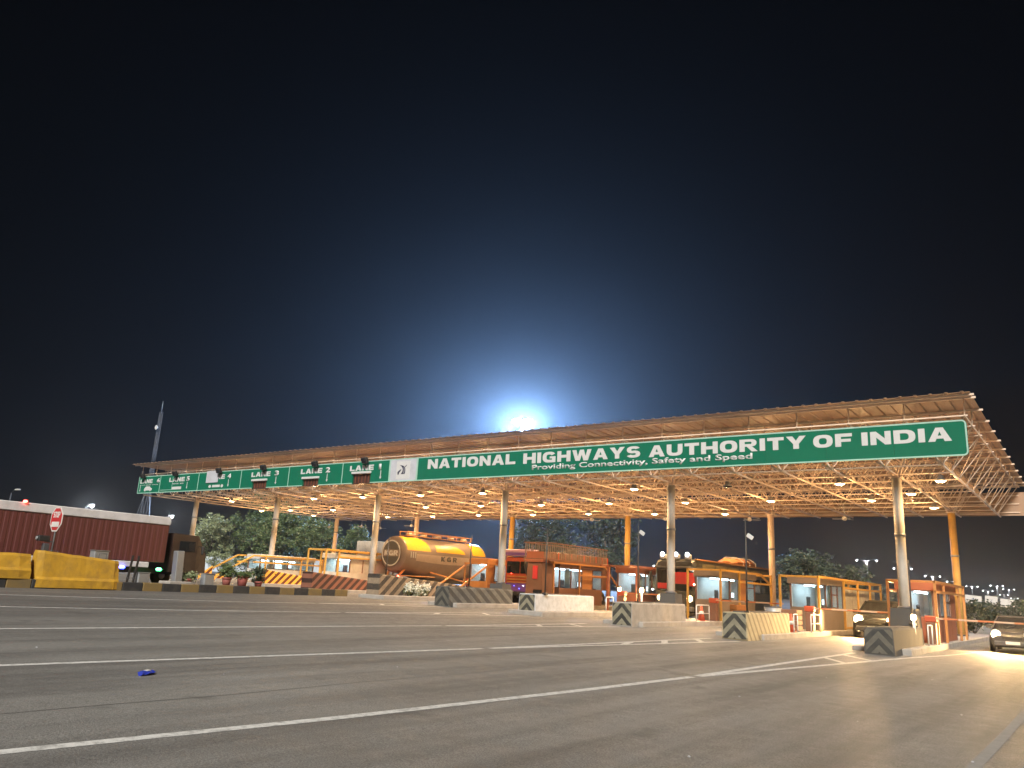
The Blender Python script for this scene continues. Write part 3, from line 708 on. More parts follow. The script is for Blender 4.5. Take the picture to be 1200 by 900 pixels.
def lamp_post(X, y, h, label):
    t = thing('warning_lamp', label, 'lamp', (X, y, gz(X)))
    part('stem', MB().tube((0, 0, 0.2), (0, 0, h-.1), 0.05, 8), 'white_paint', t)
    part('lens', MB().lathe([(0.06, -0.1), (0.09, -.05), (0.09, .05), (0.05, .1)], 12, (0, 0, h)), 'warm_glow', t)
    part('top', MB().lathe([(0.095, 0.1), (0.05, .16)], 12, (0, 0, h)), 'dark_grey', t)
lamp_post(-5.9, 33.2, 1.22, 'small glowing lamp on the dark barrier below the rightmost front column')
lamp_post(-21.3, 39.0, 1.35, 'small glowing lamp post beside the white barrier block')
lamp_post(-16.9, 33.0, 1.45, 'small glowing lamp post on the brown stained barrier')
def plinth(X, y, w0, w1, h, label, m='concrete_dark'):
    t = thing('column_plinth', label, 'plinth', (X, y, gz(X)), group='plinths at the column feet')
    rr = lambda w, z: [(w, w, z), (-w, w, z), (-w, -w, z), (w, -w, z)]
    part('body', MB().loft([rr(w0/2, 0.15), rr(w1/2, h)], False), m, t)
    part('collar', MB().lathe([(0.27, h-.01), (0.27, h+.06), (0.22, h+.09)], 16), 'dark_grey', t)
plinth(-6.55, 35.28, 1.05, 0.9, 1.5, 'wide dark plinth under the rightmost front column')
plinth(-16.55, 35.28, 0.95, 0.75, 1.38, 'dark plinth under the front column in front of the bus')
plinth(-26.55, 35.28, 0.95, 0.8, 1.2, 'dark plinth under the front column beside the orange truck')
def cone(X, y, label):
    t = thing('traffic_cone', label, 'cone', (X, y, gz(X)+.19), group='orange traffic cones')
    part('cone_body', MB().lathe([(0.17, 0.03), (0.03, 0.75)], 16), 'cone_orange', t)
    part('cone_foot', MB().box((0, 0, 0.015), (0.42, 0.42, 0.03), 0.01), 'cone_orange', t)
    part('cone_band', MB().lathe([(0.125, 0.32), (0.096, 0.46)], 16), 'white_paint', t)
cone(-10.9, 34.9, 'orange traffic cone at the end of the sandy chevron barrier'); cone(-15.9, 37.3, 'orange traffic cone beside the headlight of the bus')
def hoop(X, y, label, w=0.75, h=0.75, m='white_paint'):
    t = thing('hoop_rail', label, 'rail', (X, y, gz(X)+.19), group='white hoop rails on the islands')
    part('hoop', MB().path([(0, 0, 0), (0, 0, h-.06), (0, .06, h), (0, w-.06, h), (0, w, h-.06), (0, w, 0)], 0.024, 8), m, t)
    if w > .9: part('cross_rail', MB().tube((0, 0.03, h*.5), (0, w-.03, h*.5), 0.02, 8), m, t)
hoop(-20.8, 36.7, 'white hoop rail at the end of the bright white barrier'); hoop(-15.6, 36.0, 'white hoop rail beside the bus headlight', 1.5)
hoop(-10.6, 34.3, 'white hoop rail behind the orange cone', .5); hoop(-10.4, 36.0, 'white hoop rail under the boom arm at the long yellow cage', 1.3)
hoop(-5.7, 34.7, 'white hoop rail at the foot of the rightmost booth', .85)
def boom(X, y, label, ln=3.3):
    t = thing('boom_barrier', label, 'boom barrier', (X, y, gz(X)+.19), group='boom barriers across the lanes')
    part('cabinet', MB().box((0, 0, .42), (.34, .34, .84), .03), 'booth_brown', t)
    part('head', MB().box((0, -.02, .97), (.42, .30, .24), .03), 'cone_orange', t)
    ar = part('arm', MB().box((0, ln/2, 0), (.045, ln, .065), .008), 'boom_stripe', t, (0.18, -.20, 1.0), -math.pi/2); ar.rotation_euler = (0, 0, -math.pi/2)
boom(-10.8, 37.3, 'boom barrier with lowered arm at the long yellow cage'); boom(-5.8, 36.2, 'boom barrier with lowered arm at the rightmost booth')
boom(-15.8, 38.6, 'boom barrier with orange head in front of the booth with bus behind'); boom(-20.8, 38.4, 'boom barrier with lowered arm between white barrier and bus', 3.0)

# ------------------------------------------------------------------ booths
def booth(X, y0, Ln, label, wall, panes, h0=1.0, h1=2.05, lit=1, w=1.35, frame='booth_brown', base=0.19, curtains=()):
    t = thing('toll_booth', label, 'toll booth', (X, y0, gz(X)+base), group='toll booths on the islands')
    hw = w/2
    part('base_wall', MB().box((0, Ln/2, h0/2), (w, Ln, h0), .015), wall, t)
    part('roof', MB().box((0, Ln/2, h1+.17), (w+.16, Ln+.16, .34), .03), wall, t)
    part('inner_wall', MB().box((-hw+.04, Ln/2, (h0+h1)/2), (.04, Ln-.06, h1-h0-.002)).box((0, Ln-.03, (h0+h1)/2), (w-.1, .05, h1-h0-.002)), 'booth_inner', t)
    part('ceiling_light', MB().box((-.1, Ln*.45, h1-.05), (.16, Ln*.6, .05)), 'tube_light' if lit else 'booth_inner', t)
    n = len(panes); pw = Ln/n
    for k, kind in enumerate(panes):
        a = k*pw; part('mullion', MB().box((hw-.02, a+.035, (h0+h1)/2), (.07, .07, h1-h0)), frame, t)
        if kind == 'glass': part('window_pane', MB().box((hw-.02, a+pw/2+.035, (h0+h1)/2), (.012, pw-.08, h1-h0-.004)), 'booth_glass', t)
        elif kind == 'split':
            part('window_pane', MB().box((hw-.02, a+pw/2+.035, h1-.2), (.012, pw-.08, .38)), 'booth_glass', t)
            part('transom', MB().box((hw-.02, a+pw/2+.035, h1-.42), (.06, pw-.07, .05)), frame, t)
            part('sliding_window', MB().box((hw-.03, a+pw/2+.035, (h0+h1)/2-.23), (.012, pw-.08, h1-h0-.46)), 'booth_glass', t)
        elif kind == 'door': part('door', MB().box((hw-.02, a+pw/2+.035, (h1)/2+.02), (.05, pw-.08, h1-.06), .01), 'frame_red', t)
        elif kind == 'board': part('notice_board', MB().box((hw-.02, a+pw/2+.035, (h0+h1)/2), (.03, pw-.08, h1-h0-.004)), 'frame_orange', t)
        elif kind == 'solid': part('wall_panel', MB().box((hw-.02, a+pw/2+.035, (h0+h1)/2), (.04, pw-.075, h1-h0-.004), .005), wall, t)
    part('corner_post', MB().box((hw-.02, Ln-.035, (h0+h1)/2), (.07, .07, h1-h0)), frame, t)
    part('front_window', MB().box((.03, .02, (h0+h1)/2), (w-.2, .012, h1-h0-.004)), 'booth_glass', t)
    part('front_post', MB().box((-hw+.04, .035, (h0+h1)/2), (.07, .07, h1-h0)), frame, t)
    for (yy, ww) in curtains:
        mb = MB()
        for k in range(int(ww/.10)): mb.tube((hw-.16, yy+k*.10, h0+.02), (hw-.16, yy+k*.10, h1-.04), .045, 7)
        part('curtain', mb, 'curtain', t)
    p = part('desk', MB().box((0.12, Ln*.55, h0+.02), (w*.6, Ln*.7, .05)), 'booth_brown', t)
    part('monitor', MB().box((0.0, 0, .22), (.04, .46, .32), .01).box((-.03, 0, .03), (.1, .1, .06)), 'dark_grey', t, (0.1, Ln*.62, h0+.045))
    part('screen', MB().box((0, 0, 0), (.006, .40, .26)), 'screen_glow', t, (0.125, Ln*.62, h0+.265))
    part('chair_back', MB().box((-.25, Ln*.35, h0+.25), (.08, .42, .5), .04), 'dark_grey', t)
    return t
booth(-6.5, 37.2, 5.6, 'rightmost toll booth with red door and bluish lit window', 'frame_red', ['glass', 'glass', 'split', 'door'], curtains=((.1, .4),))
booth(-11.5, 38.9, 4.2, 'toll booth with curtained windows inside the long yellow cage', 'booth_wall', ['glass', 'glass', 'split', 'glass'], curtains=((.1, .5), (2.0, .6)))
booth(-16.5, 39.5, 5.0, 'toll booth with bright bluish windows in front of the bus side', 'booth_wall', ['glass', 'glass', 'board', 'split'], 1.0, 2.1)
booth(-21.5, 40.3, 3.2, 'reddish toll booth with pale curtains behind the yellow rear column', 'frame_red', ['glass', 'glass', 'glass', 'glass'], curtains=((.1, .7), (1.6, .9)))
booth(-26.5, 40.0, 5.0, 'brown toll booth carrying a roof railing', 'booth_brown', ['glass', 'glass', 'board', 'split'], .95, 2.1, curtains=((.9, .5),))
booth(-31.5, 39.5, 2.2, 'orange toll booth in front of the tanker cab', 'frame_orange', ['solid', 'glass', 'glass'])
booth(-41.5, 36.2, 4.6, 'pale toll booth under the taller yellow frame', 'corrugated_pale', ['glass', 'solid', 'solid', 'solid'], .9, 1.75)
booth(-46.5, 33.9, 4.6, 'toll booth with bright windows under the lower yellow frame', 'corrugated_pale', ['glass', 'glass', 'glass', 'glass'], .75, 1.35, curtains=((2.0, .5),))
def frame(X, y0, Ln, h, label, m, posts, rails, w=1.75, slope=None, extra=None):
    t = thing('guard_frame', label, 'guard frame', (X, y0, gz(X)+.19), group='steel guard frames round the booths')
    hw = w/2
    for s in (-1, 1):
        for k, py in enumerate(posts): part('post', MB().box((s*hw, py, h/2), (.10, .10, h), .01), m, t)
        for z, a, b in rails: part('rail', MB().box((s*hw, (a+b)/2, z), (.085, b-a, .10), .01), m, t)
    for py in posts: part('cross_rail', MB().box((0, py, h-.05), (w-.1, .085, .09), .01), m, t)
    if slope:
        for s in (-1, 1): part('brace', MB().bar((s*hw, slope[0], slope[1]), (s*hw, slope[2], slope[3]), .09, .10, .01), m, t)
    return t
frame(-6.5, 36.4, 8.0, 2.45, 'short orange guard frame at the rightmost booth', 'frame_orange', [.05, 2.2, 6.2, 7.9], [(2.40, 0, 8.0), (2.02, 0, 8.0)])
frame(-11.5, 38.1, 12.6, 2.42, 'long yellow cage of posts and rails with pale ribbed wall', 'frame_yellow', [.05, 4.4, 7.2, 9.9, 12.5], [(2.38, 0, 12.6), (2.0, 4.4, 12.6)])
t = frame(-16.5, 39.0, 7.0, 2.5, 'yellow guard frame with slanting far end in front of the bus', 'frame_yellow', [.05, 2.6, 7.6], [(2.46, 0, 5.9), (1.95, 2.6, 7.6)], slope=(5.9, 2.46, 7.6, 1.9))
frame(-21.5, 39.6, 4.2, 2.45, 'red guard frame beside the yellow rear column', 'frame_red', [.05, 3.1], [(2.40, -.8, 4.2)])
frame(-26.5, 39.0, 7.2, 2.42, 'brown guard frame with long slanting brace at the booth with roof railing', 'frame_orange', [.05, 2.9, 6.5], [(2.36, 0, 6.0), (1.75, 3.0, 6.6)], slope=(5.9, 2.38, 8.6, .55))
frame(-31.5, 39.2, 2.8, 2.1, 'orange guard frame in front of the tanker cab', 'frame_orange', [.05, 2.7], [(2.05, 0, 2.8), (.85, 0, 2.8)], slope=(-2.6, .5, 0.2, 2.0))
frame(-41.5, 35.0, 6.4, 2.32, 'taller yellow frame of posts and rails left of the tanker', 'frame_yellow', [.05, 1.15, 4.3, 6.3], [(2.28, 0, 6.4), (1.85, 1.15, 6.4)])
frame(-46.5, 33.2, 6.0, 1.62, 'lower yellow frame with slanting striped front legs near the trees', 'frame_yellow', [1.0, 4.0, 5.9], [(1.57, 0, 6.0), (1.15, 0, 6.0)], slope=(-2.3, .35, 0.0, 1.57))
for s, lab in ((-1, 'far striped slanting foot of the lower yellow frame'), (1, 'near striped slanting foot of the lower yellow frame')):
    t = thing('striped_foot', lab, 'barrier', (-46.5+s*.87, 30.9, gz(-46.5)), group='striped feet of the lower yellow frame')
    part('plate', MB().prism([(-.45, 0), (.45, 0), (.45, .95), (-.45, .35)], 'x', -.05, .05), 'orange_stripe', t)
    part('footing', MB().box((0, 0, .0), (.3, 1.1, .1), .02), 'concrete', t)
# ribbed wall of the cage and the railing on the roof
t = thing('ribbed_wall', 'pale ribbed sheet wall filling the rear half of the long yellow cage', 'wall', (-11.5, 43.6, gz(-11.5)+.19))
rb = MB().prism([(-.21, 0), (.21, 0), (.15, .05), (-.15, .05)], 'z', 0.1, 1.95).mesh('wall_sheet')
for k in range(15): link('wall_sheet', rb, 'corrugated_pale', t, (.55, .25+k*.45, 0), -math.pi/2)
part('bottom_rail', MB().box((.55, 3.4, .06), (.12, 6.9, .10), .01), 'frame_yellow', t)
t = thing('roof_railing', 'railing of thin upright bars on the roof of the brown booth', 'railing', (-26.5, 38.4, gz(-26.5)+.19))
bar_m = MB().box((0, 0, 2.98), (.025, .025, .90)).mesh('bar')
for s in (-1, 1):
    for z in (2.52, 3.44): part('rail', MB().box((s*.8, 3.5, z), (.06, 7.05, .06), .008), 'booth_brown', t)
    for k in range(34): link('bar', bar_m, 'booth_wall', t, (s*.8, .12+k*.205, 0))
for k in range(7): link('bar', bar_m, 'booth_wall', t, (-.68+k*.226, 0, 0)); 
part('front_rail', MB().box((0, -.01, 3.44), (1.54, .06, .06)).box((0, -.01, 2.52), (1.54, .06, .06)), 'booth_brown', t)
part('deck', MB().box((0, 3.5, 2.455), (1.7, 7.1, .05), .01), 'booth_brown', t)
t = thing('entry_cabin', 'brown narrow cabin with red curtain at the front of the brown booth', 'cabin', (-26.5, 38.4, gz(-26.5)+.19))
part('cabin_wall', MB().prism([(-.62, 0), (.62, 0), (.5, 2.3), (-.5, 2.3)], 'y', 0, 1.3), 'booth_brown', t)
part('cabin_roof', MB().box((0, .65, 2.40), (1.3, 1.5, .16), .03), 'frame_red', t)
part('curtain', MB().box((0.05, -.02, 1.75), (.34, .05, .75), .02), 'red_cloth', t); part('opening', MB().box((.25, -.012, .45), (.6, .05, .7), .04), 'dark_window', t)
part('top_panel', MB().box((0, .0, 2.72), (1.2, .06, .42), .02), 'frame_red', t)

# small loose things on the islands
t = thing('litter_bin', 'grey tapered litter bin behind the sandy chevron barrier', 'bin', (-11.75, 35.2, gz(-11.5)+.19))
part('bin_body', MB().lathe([(.22, 0), (.36, .95), (.33, .95), (.2, .05)], 14), 'grey_metal', t); part('rim', MB().lathe([(.37, .95), (.38, 1.0), (.33, 1.0)], 14), 'dark_grey', t)
t = thing('wooden_crate', 'brown wooden crate behind the sandy chevron barrier', 'crate', (-11.3, 36.1, gz(-11.5)+.19))
for k in range(4): part('slat', MB().box((0, 0, .13+.22*k), (.80, .80, .19), .01), 'crate_brown', t)
t = thing('wooden_crate', 'brown plank box under the window of the booth before the bus', 'crate', (-15.65, 41.6, gz(-16)+.19))
for k in range(3): part('slat', MB().box((0, 0, .14+.27*k), (.35, 1.7, .25), .01), 'frame_orange', t)
t = thing('blue_packet', 'crumpled blue plastic packet lying on the asphalt', 'litter', (-11.29, 6.65, gz(-11.29)), 0.5)
rnd = random.Random(5); rings = []
for k in range(7): 
    y = -.16+.32*k/6; w = .08*math.sin(math.pi*(k+.6)/7.2)+.02
    rings.append([(w*math.cos(a*.785)+rnd.uniform(-.012, .012), y, .03+.028*math.sin(a*.785)+rnd.uniform(-.008, .008)) for a in range(8)])
part('packet', MB().loft(rings, False), 'blue_plastic', t); part('pale_print', MB().box((.0, .02, .062), (.06, .10, .004), 0, Matrix.Rotation(.1, 3, 'Y')), 'white_paint', t)

# ------------------------------------------------------------------ median furniture at the left
t = thing('octagonal_sign', 'red octagonal sign with white border reading STOP on a thin pole', 'road sign', (-33.5, 14.9, gz(-33.5)))
oc = lambda r: [(r*math.cos(math.radians(22.5+45*k)), r*math.sin(math.radians(22.5+45*k))) for k in range(8)]
part('pole', MB().tube((0, .05, .2), (0, .05, 3.0), .035, 8), 'dark_grey', t)
part('plate', MB().prism(oc(.52), 'y', 0, .02), 'white_paint', t, (0, 0, 2.64)); part('red_face', MB().prism(oc(.465), 'y', -.006, 0), 'sign_red', t, (0, 0, 2.64))
letters(t, 'STOP', -33.5-.27, 2.70+gz(-33.5), .54, .24, 'white_paint', y=14.9-.006); part('white_strip', MB().box((0, -.009, 2.44), (.62, .006, .20)), 'white_paint', t)
t = thing('traffic_camera', 'dark boxy camera on the pole below the octagonal sign', 'camera', (-33.5, 14.8, gz(-33.5)+1.75))
part('housing', MB().box((-.06, -.22, .12), (.22, .42, .22), .02), 'black_metal', t); part('lens', MB().tube((-.06, -.44, .12), (-.06, -.49, .12), .07, 10), 'grey_metal', t); part('bracket', MB().bar((0, .12, .0), (0, -.2, .02), .05).box((-.04, -.1, -.22), (.2, .22, .3), .02), 'dark_grey', t)
t = thing('bollard', 'tall grey square bollard on the median left of the trees', 'bollard', (-33.6, 20.5, gz(-33.6)+.3))
part('shaft', MB().box((0, 0, .75), (.36, .36, 1.4), .03, Matrix.Rotation(.05, 3, 'X')), 'galvanised', t); part('foot', MB().box((0, 0, .05), (.9, 1.1, .14), .03), 'concrete', t)
def cab(X, y, s, z, label):
    t = thing('control_box', label, 'box', (X, y, gz(X)+.3), group='grey control boxes on the median')
    part('case', MB().box((0, 0, z+s[2]/2), s, .02), 'grey_metal', t); part('lid', MB().box((.0, 0, z+s[2]+.015), (s[0]+.05, s[1]+.05, .03), .008), 'galvanised', t); part('door_panel', MB().box((s[0]/2+.004, 0, z+s[2]/2), (.01, s[1]*.8, s[2]*.8)), 'galvanised', t)
cab(-33.7, 16.95, (.4, .6, .42), .80, 'grey box standing behind the right end of the tall yellow barrier')
cab(-33.5, 18.85, (.3, .5, .42), 0.0, 'small grey box on the median between blue and green lights'); cab(-33.5, 22.0, (.35, .5, .5), 0.0, 'small grey box on the median at the foot of the trees')
for dy, lab in ((18.15, 'left one of two thin dark stakes on the median'), (18.42, 'right one of two thin dark stakes on the median')):
    t = thing('stake', lab, 'post', (-33.4, dy, gz(-33.4)+.28), group='dark stakes on the median')
    part('rod', MB().bar((0, 0, 0), (.0, .10, 1.15), .07), 'black_metal', t); part('clamp', MB().box((0, .02, .2), (.1, .1, .08), .01), 'dark_grey', t)

# ------------------------------------------------------------------ plants
def leaves(name, blobs, n, size, mat, parent, seed, kind=None):
    """many small leaf faces in clumps spread through the given ellipsoids"""
    rnd = random.Random(seed); V = []; F = []
    tot = sum(b[3]*b[4]*b[5] for b in blobs)
    for (cx, cy, cz, rx, ry, rz) in blobs:
        m = int(n*rx*ry*rz/tot/26)+2
        for _ in range(m):
            while True:
                u = Vector((rnd.uniform(-1, 1), rnd.uniform(-1, 1), rnd.uniform(-1, 1)))
                if 0.30 < u.length < 1: break
            u *= 1.0+rnd.uniform(-.1, .18)
            c = Vector((cx+u.x*rx, cy+u.y*ry, cz+u.z*rz)); cr_ = rnd.uniform(.5, 1.2)*size*3.2
            for _ in range(26):
                p = c+Vector((rnd.gauss(0, 1), rnd.gauss(0, 1), rnd.gauss(0, .7)))*cr_*.5
                a = Vector((rnd.gauss(0, 1), rnd.gauss(0, 1), rnd.gauss(0, .6))).normalized(); b = a.cross(Vector((rnd.gauss(0, 1), rnd.gauss(0, 1), rnd.gauss(0, 1)))).normalized()
                l = size*rnd.uniform(.6, 1.3); w = l*.42; k = len(V)
                V += [p-a*l, p+b*w, p+a*l, p-b*w]; F.append((k, k+1, k+2, k+3))
    me = bpy.data.meshes.new(name); me.from_pydata([tuple(v) for v in V], [], F)
    o = link(name, me, mat, parent)
    if kind: o['kind'] = kind
    return o
def tree(x, y, h, cr_, label, mat, seed, n=7000, size=.16, tall=0.62, group='trees behind the toll plaza'):
    rnd = random.Random(seed); t = thing('broadleaf_tree', label, 'tree', (x, y, gz(x)), group=group)
    th = h*(1-tall)+.2*h; pts = [Vector((0, 0, -.1))]
    for k in range(1, 4): pts.append(Vector((rnd.uniform(-.12, .12)*k, rnd.uniform(-.12, .12)*k, th*k/3)))
    mb = MB(); r = .055*h**.75
    for k in range(3): mb.tube(pts[k], pts[k+1], r*(1-.25*k), 8, r*(1-.25*(k+1)))
    part('trunk', mb, 'bark', t); blobs = []; mb = MB()
    for k in range(9):
        a = k*2.4+rnd.uniform(-.4, .4); f = rnd.uniform(.35, .8); zz = h*(1-tall)+h*tall*rnd.uniform(.22, .80)
        c = Vector((math.cos(a)*cr_*f, math.sin(a)*cr_*f, zz)); s0 = pts[2].lerp(pts[3], rnd.uniform(0, 1)); mid = s0.lerp(c, .5)+Vector((0, 0, .2))
        mb.tube(s0, mid, r*.45, 6, r*.28).tube(mid, c, r*.28, 6, r*.08)
        q = cr_*rnd.uniform(.34, .52); blobs.append((c.x, c.y, c.z, q, q, q*.8))
    q = cr_*.5; blobs.append((0, 0, h*.84, q, q, h*.15)); blobs.append((rnd.uniform(-.3, .3), 0, h*(1-tall*.55), cr_*.66, cr_*.66, h*tall*.30))
    part('limb', mb, 'bark', t); leaves('crown', blobs, n, size, mat, t, seed)
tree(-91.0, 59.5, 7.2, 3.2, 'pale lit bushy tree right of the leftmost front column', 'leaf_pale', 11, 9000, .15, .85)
tree(-88.5, 66.0, 10.6, 5.4, 'large green tree between the two leftmost front columns', 'leaf_green', 12, 15000, .17, .85)
tree(-82.0, 63.5, 8.4, 3.8, 'green tree right of the second front column from the left', 'leaf_green', 13, 10000, .16, .85)
tree(-76.0, 64.5, 6.9, 3.4, 'rounded dark tree seen between first rear column and second front column', 'leaf_green', 14, 8000, .15, .85)
tree(-70.8, 65.5, 6.3, 2.2, 'small dark tree left of the beige truck body', 'leaf_green', 15, 4500, .14, .85)
tree(-45.0, 67.0, 8.9, 3.9, 'dim bluish tree rising behind the booth with roof railing', 'leaf_dark', 16, 11000, .16, .75)
tree(-39.5, 70.0, 9.0, 2.9, 'darker right half of the tree pair behind the booth with roof railing', 'leaf_dark', 17, 7000, .16, .75)
tree(-21.5, 72.0, 5.6, 2.9, 'dim grey green tree behind the rear column next to the bus', 'leaf_dark', 18, 8000, .14, .8)
tree(-18.4, 73.0, 4.6, 2.2, 'low dim tree between bus and long yellow cage', 'leaf_dark', 19, 5000, .13, .85)
def bush(x, y, r, h, label, mat, seed, n=2500, size=.10, z0=0.0, name='bush', group=None):
    t = thing(name, label, 'bush', (x, y, gz(x)+z0), group=group); rnd = random.Random(seed); mb = MB()
    for k in range(6):
        a = k*1.05+rnd.uniform(-.2, .2); mb.tube((0, 0, 0), (math.cos(a)*r*.6, math.sin(a)*r*.6, h*.7), .03, 5, .008)
    part('stem', mb, 'bark', t)
    leaves('foliage', [(0, 0, h*.55, r, r, h*.45), (r*.4, r*.2, h*.7, r*.5, r*.5, h*.3), (-r*.4, -r*.2, h*.65, r*.5, r*.5, h*.3)], n, size, mat, t, seed)
    return t
for k, (x, y, lab) in enumerate(((-7.4, 62, 'dark bush row behind the right hand car, left end'), (-4.6, 60, 'dark bush right behind the right hand car'), (-1.6, 58, 'dark bush at the right picture edge'))):
    bush(x, y, 1.9, 2.1, lab, 'leaf_dark', 40+k, 3500, .12, group='dark bushes behind the right hand car')
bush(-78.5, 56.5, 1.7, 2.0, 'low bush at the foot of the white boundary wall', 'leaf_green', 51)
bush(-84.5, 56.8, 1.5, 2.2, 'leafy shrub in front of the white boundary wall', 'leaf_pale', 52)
def pot(X, y, r, h, label, ph, mat='leaf_green', seed=1):
    t = thing('flower_pot', label, 'plant pot', (X, y, gz(X)+.3), group='plant pots on the median')
    part('pot_body', MB().lathe([(r*.72, 0), (r, h), (r*.86, h), (r*.8, h-.04)], 14), 'pot_red', t); part('pot_rim', MB().lathe([(r*1.05, h-.08), (r*1.07, h), (r*.9, h+.01)], 14), 'pot_red', t)
    part('soil', MB().lathe([(r*.84, h-.06), (.02, h-.04)], 12), 'soil', t)
    if ph: leaves('foliage', [(0, 0, h+ph*.45, r*1.2, r*1.2, ph*.5)], 900, .07, mat, t, seed)
pot(-33.6, 23.1, .22, .38, 'left dark red pot with plant on the median', .55, seed=3); pot(-33.5, 23.9, .27, .50, 'larger bright red pot on the median', 0.12, seed=4)
pot(-33.6, 24.9, .20, .25, 'pot with tall dark plant on the median', .75, 'leaf_dark', 5); pot(-33.6, 21.1, .20, .25, 'small pinkish pot beside the grey bollard', .2, 'leaf_pale', 6)
t = thing('flowering_plant', 'plant with clusters of white flowers against the long striped barrier', 'plant', (-31.15, 33.5, gz(-31.2)))
mb = MB()
for k in range(7): mb.tube((0, -.7+k*.24, 0), (.05*(k % 3-1), -.75+k*.26, .55+.12*(k % 2)), .018, 5, .008)
part('stem', mb, 'bark', t)
leaves('foliage', [(0, -.5, .5, .16, .28, .28), (0, .2, .45, .16, .4, .3), (0, .8, .5, .15, .25, .25)], 1100, .055, 'leaf_pale', t, 61)
leaves('blossom', [(.08, -.55, .62, .12, .22, .22), (.08, .12, .55, .12, .33, .26), (.08, .75, .66, .12, .22, .16)], 650, .065, 'flower_white', t, 62)
fw = leaves('far_woodland', [(-330+k*26+random.uniform(-6, 6), 330+random.uniform(-40, 90)+max(0, (k-11))*22, 2.5, 16, 10, random.uniform(3.5, 6.5)) for k in range(24)], 26000, .7, 'leaf_dark', None, 77); tag(fw, kind='stuff')
# ------------------------------------------------------------------ vehicles (front towards -Y unless turned)
tyre_m = MB().lathe([(.34, -.13), (.46, -.13), (.5, -.09), (.5, .09), (.46, .13), (.34, .13)], 22, axis='x').mesh('tyre')
rim_m = MB().lathe([(.345, -.10), (.345, .10), (.2, .115), (.12, .15)], 16, axis='x').mesh('rim')
def wheel(t, x, y, r):
    w = link('wheel', tyre_m, 'tyre', t, (x, y, r)); w.scale = (r*2, r*2, r*2)
    link('rim', rim_m, 'rim', w)
    return w
def headlight(t, x, y, z, r=.10, mat='headlight_glow', name='headlight', axis=-1):
    p = part(name, MB().lathe([(r*1.25, 0), (r*1.3, -.05*axis), (r*1.1, -.08*axis)], 14, axis='y'), 'rim', t, (x, y, z))
    part('lens', MB().lathe([(r, .004*axis), (r*.8, .02*axis), (r*.3, .03*axis)], 12, axis='y'), mat, p)
    if mat != 'warm_glow' and name == 'headlight': lamp_light('SPOT', p, (0, .10*axis, 0), (1.0, 0.62, 0.25), 1700 if mat == 'headlight_glow' else 1100, .09, 130, (0, axis, -.10))
    return p
def small_lamp(t, name, x, y, z, r, mat):
    return part(name, MB().lathe([(r*.6, -r*.5), (r, 0), (r*.6, r*.5)], 10), mat, t, (x, y, z))
def car(X, y, label, mat, fog=False, seed=0):
    t = thing('parked_car' if False else 'car', label, 'car', (X, y, gz(X)))
    def ring(yy, hw, z0, z1):
        c = .10; return [(hw-c, yy, z0), (hw, yy, z0+c), (hw, yy, z1-.16), (hw-.06, yy, z1-.04), (hw-.16, yy, z1), (-hw+.16, yy, z1), (-hw+.06, yy, z1-.04), (-hw, yy, z1-.16), (-hw, yy, z0+c), (-hw+c, yy, z0)]
    part('body', MB().loft([ring(*a) for a in ((0, .66, .36, .66), (.08, .76, .28, .76), (.35, .82, .22, .86), (1.1, .86, .20, .96), (1.3, .86, .2, .97), (2.6, .87, .2, .98), (3.6, .86, .22, .98), (4.1, .80, .28, .95), (4.25, .70, .4, .88))]), mat, t)
    cab_ = lambda y0, y1, hw, z: [(hw, y0, z), (hw, y1, z), (-hw, y1, z), (-hw, y0, z)]
    part('cabin_glass', MB().loft([cab_(1.0, 3.85, .76, .95), cab_(1.72, 3.35, .60, 1.42)], False), 'dark_window', t)
    part('roof', MB().loft([cab_(1.68, 3.40, .615, 1.415), cab_(1.85, 3.2, .52, 1.49)], False), mat, t)
    for s in (-1, 1):
        part('pillar', MB().bar((s*.77, 1.02, .95), (s*.615, 1.72, 1.43), .06).bar((s*.775, 2.45, .96), (s*.625, 2.5, 1.43), .06).bar((s*.77, 3.83, .95), (s*.61, 3.35, 1.43), .07), mat, t)
        headlight(t, s*.58, .05, .72, .17)
        m_ = part('mirror', MB().box((s*.96, 1.35, 1.02), (.2, .1, .14), .03), mat, t)
        for yy in (.78, 3.35): wheel(t, s*.80, yy, .31)
        part('wheel_arch', MB().lathe([(.37, s*.0), (.37, s*.02)], 18, (s*.855, .78, .31), 'x').lathe([(.37, 0), (.37, s*.02)], 18, (s*.86, 3.35, .31), 'x'), 'black_metal', t)
        if fog: headlight(t, s*.58, .0, .36, .09, name='fog_lamp')
    part('grille', MB().box((0, .0, .62), (.72, .05, .13), .02), 'black_metal', t); part('bumper', MB().box((0, -.02, .38), (1.34, .12, .20), .04), 'dark_grey', t)
    part('number_plate', MB().box((0, -.09, .42), (.5, .015, .11)), 'white_paint', t)
    for s in (-.3, .3): part('wiper', MB().bar((s, 1.02, .98), (s+.35, 1.2, 1.10), .02), 'black_metal', t)
    return t
car(-8.80, 40.3, 'dark car with blazing headlights in the lane left of the rightmost front column', 'car_dark', True).scale = (1.22, 1.1, 1.16)
car(-3.35, 39.2, 'grey car with bright headlights at the right picture edge', 'car_grey')

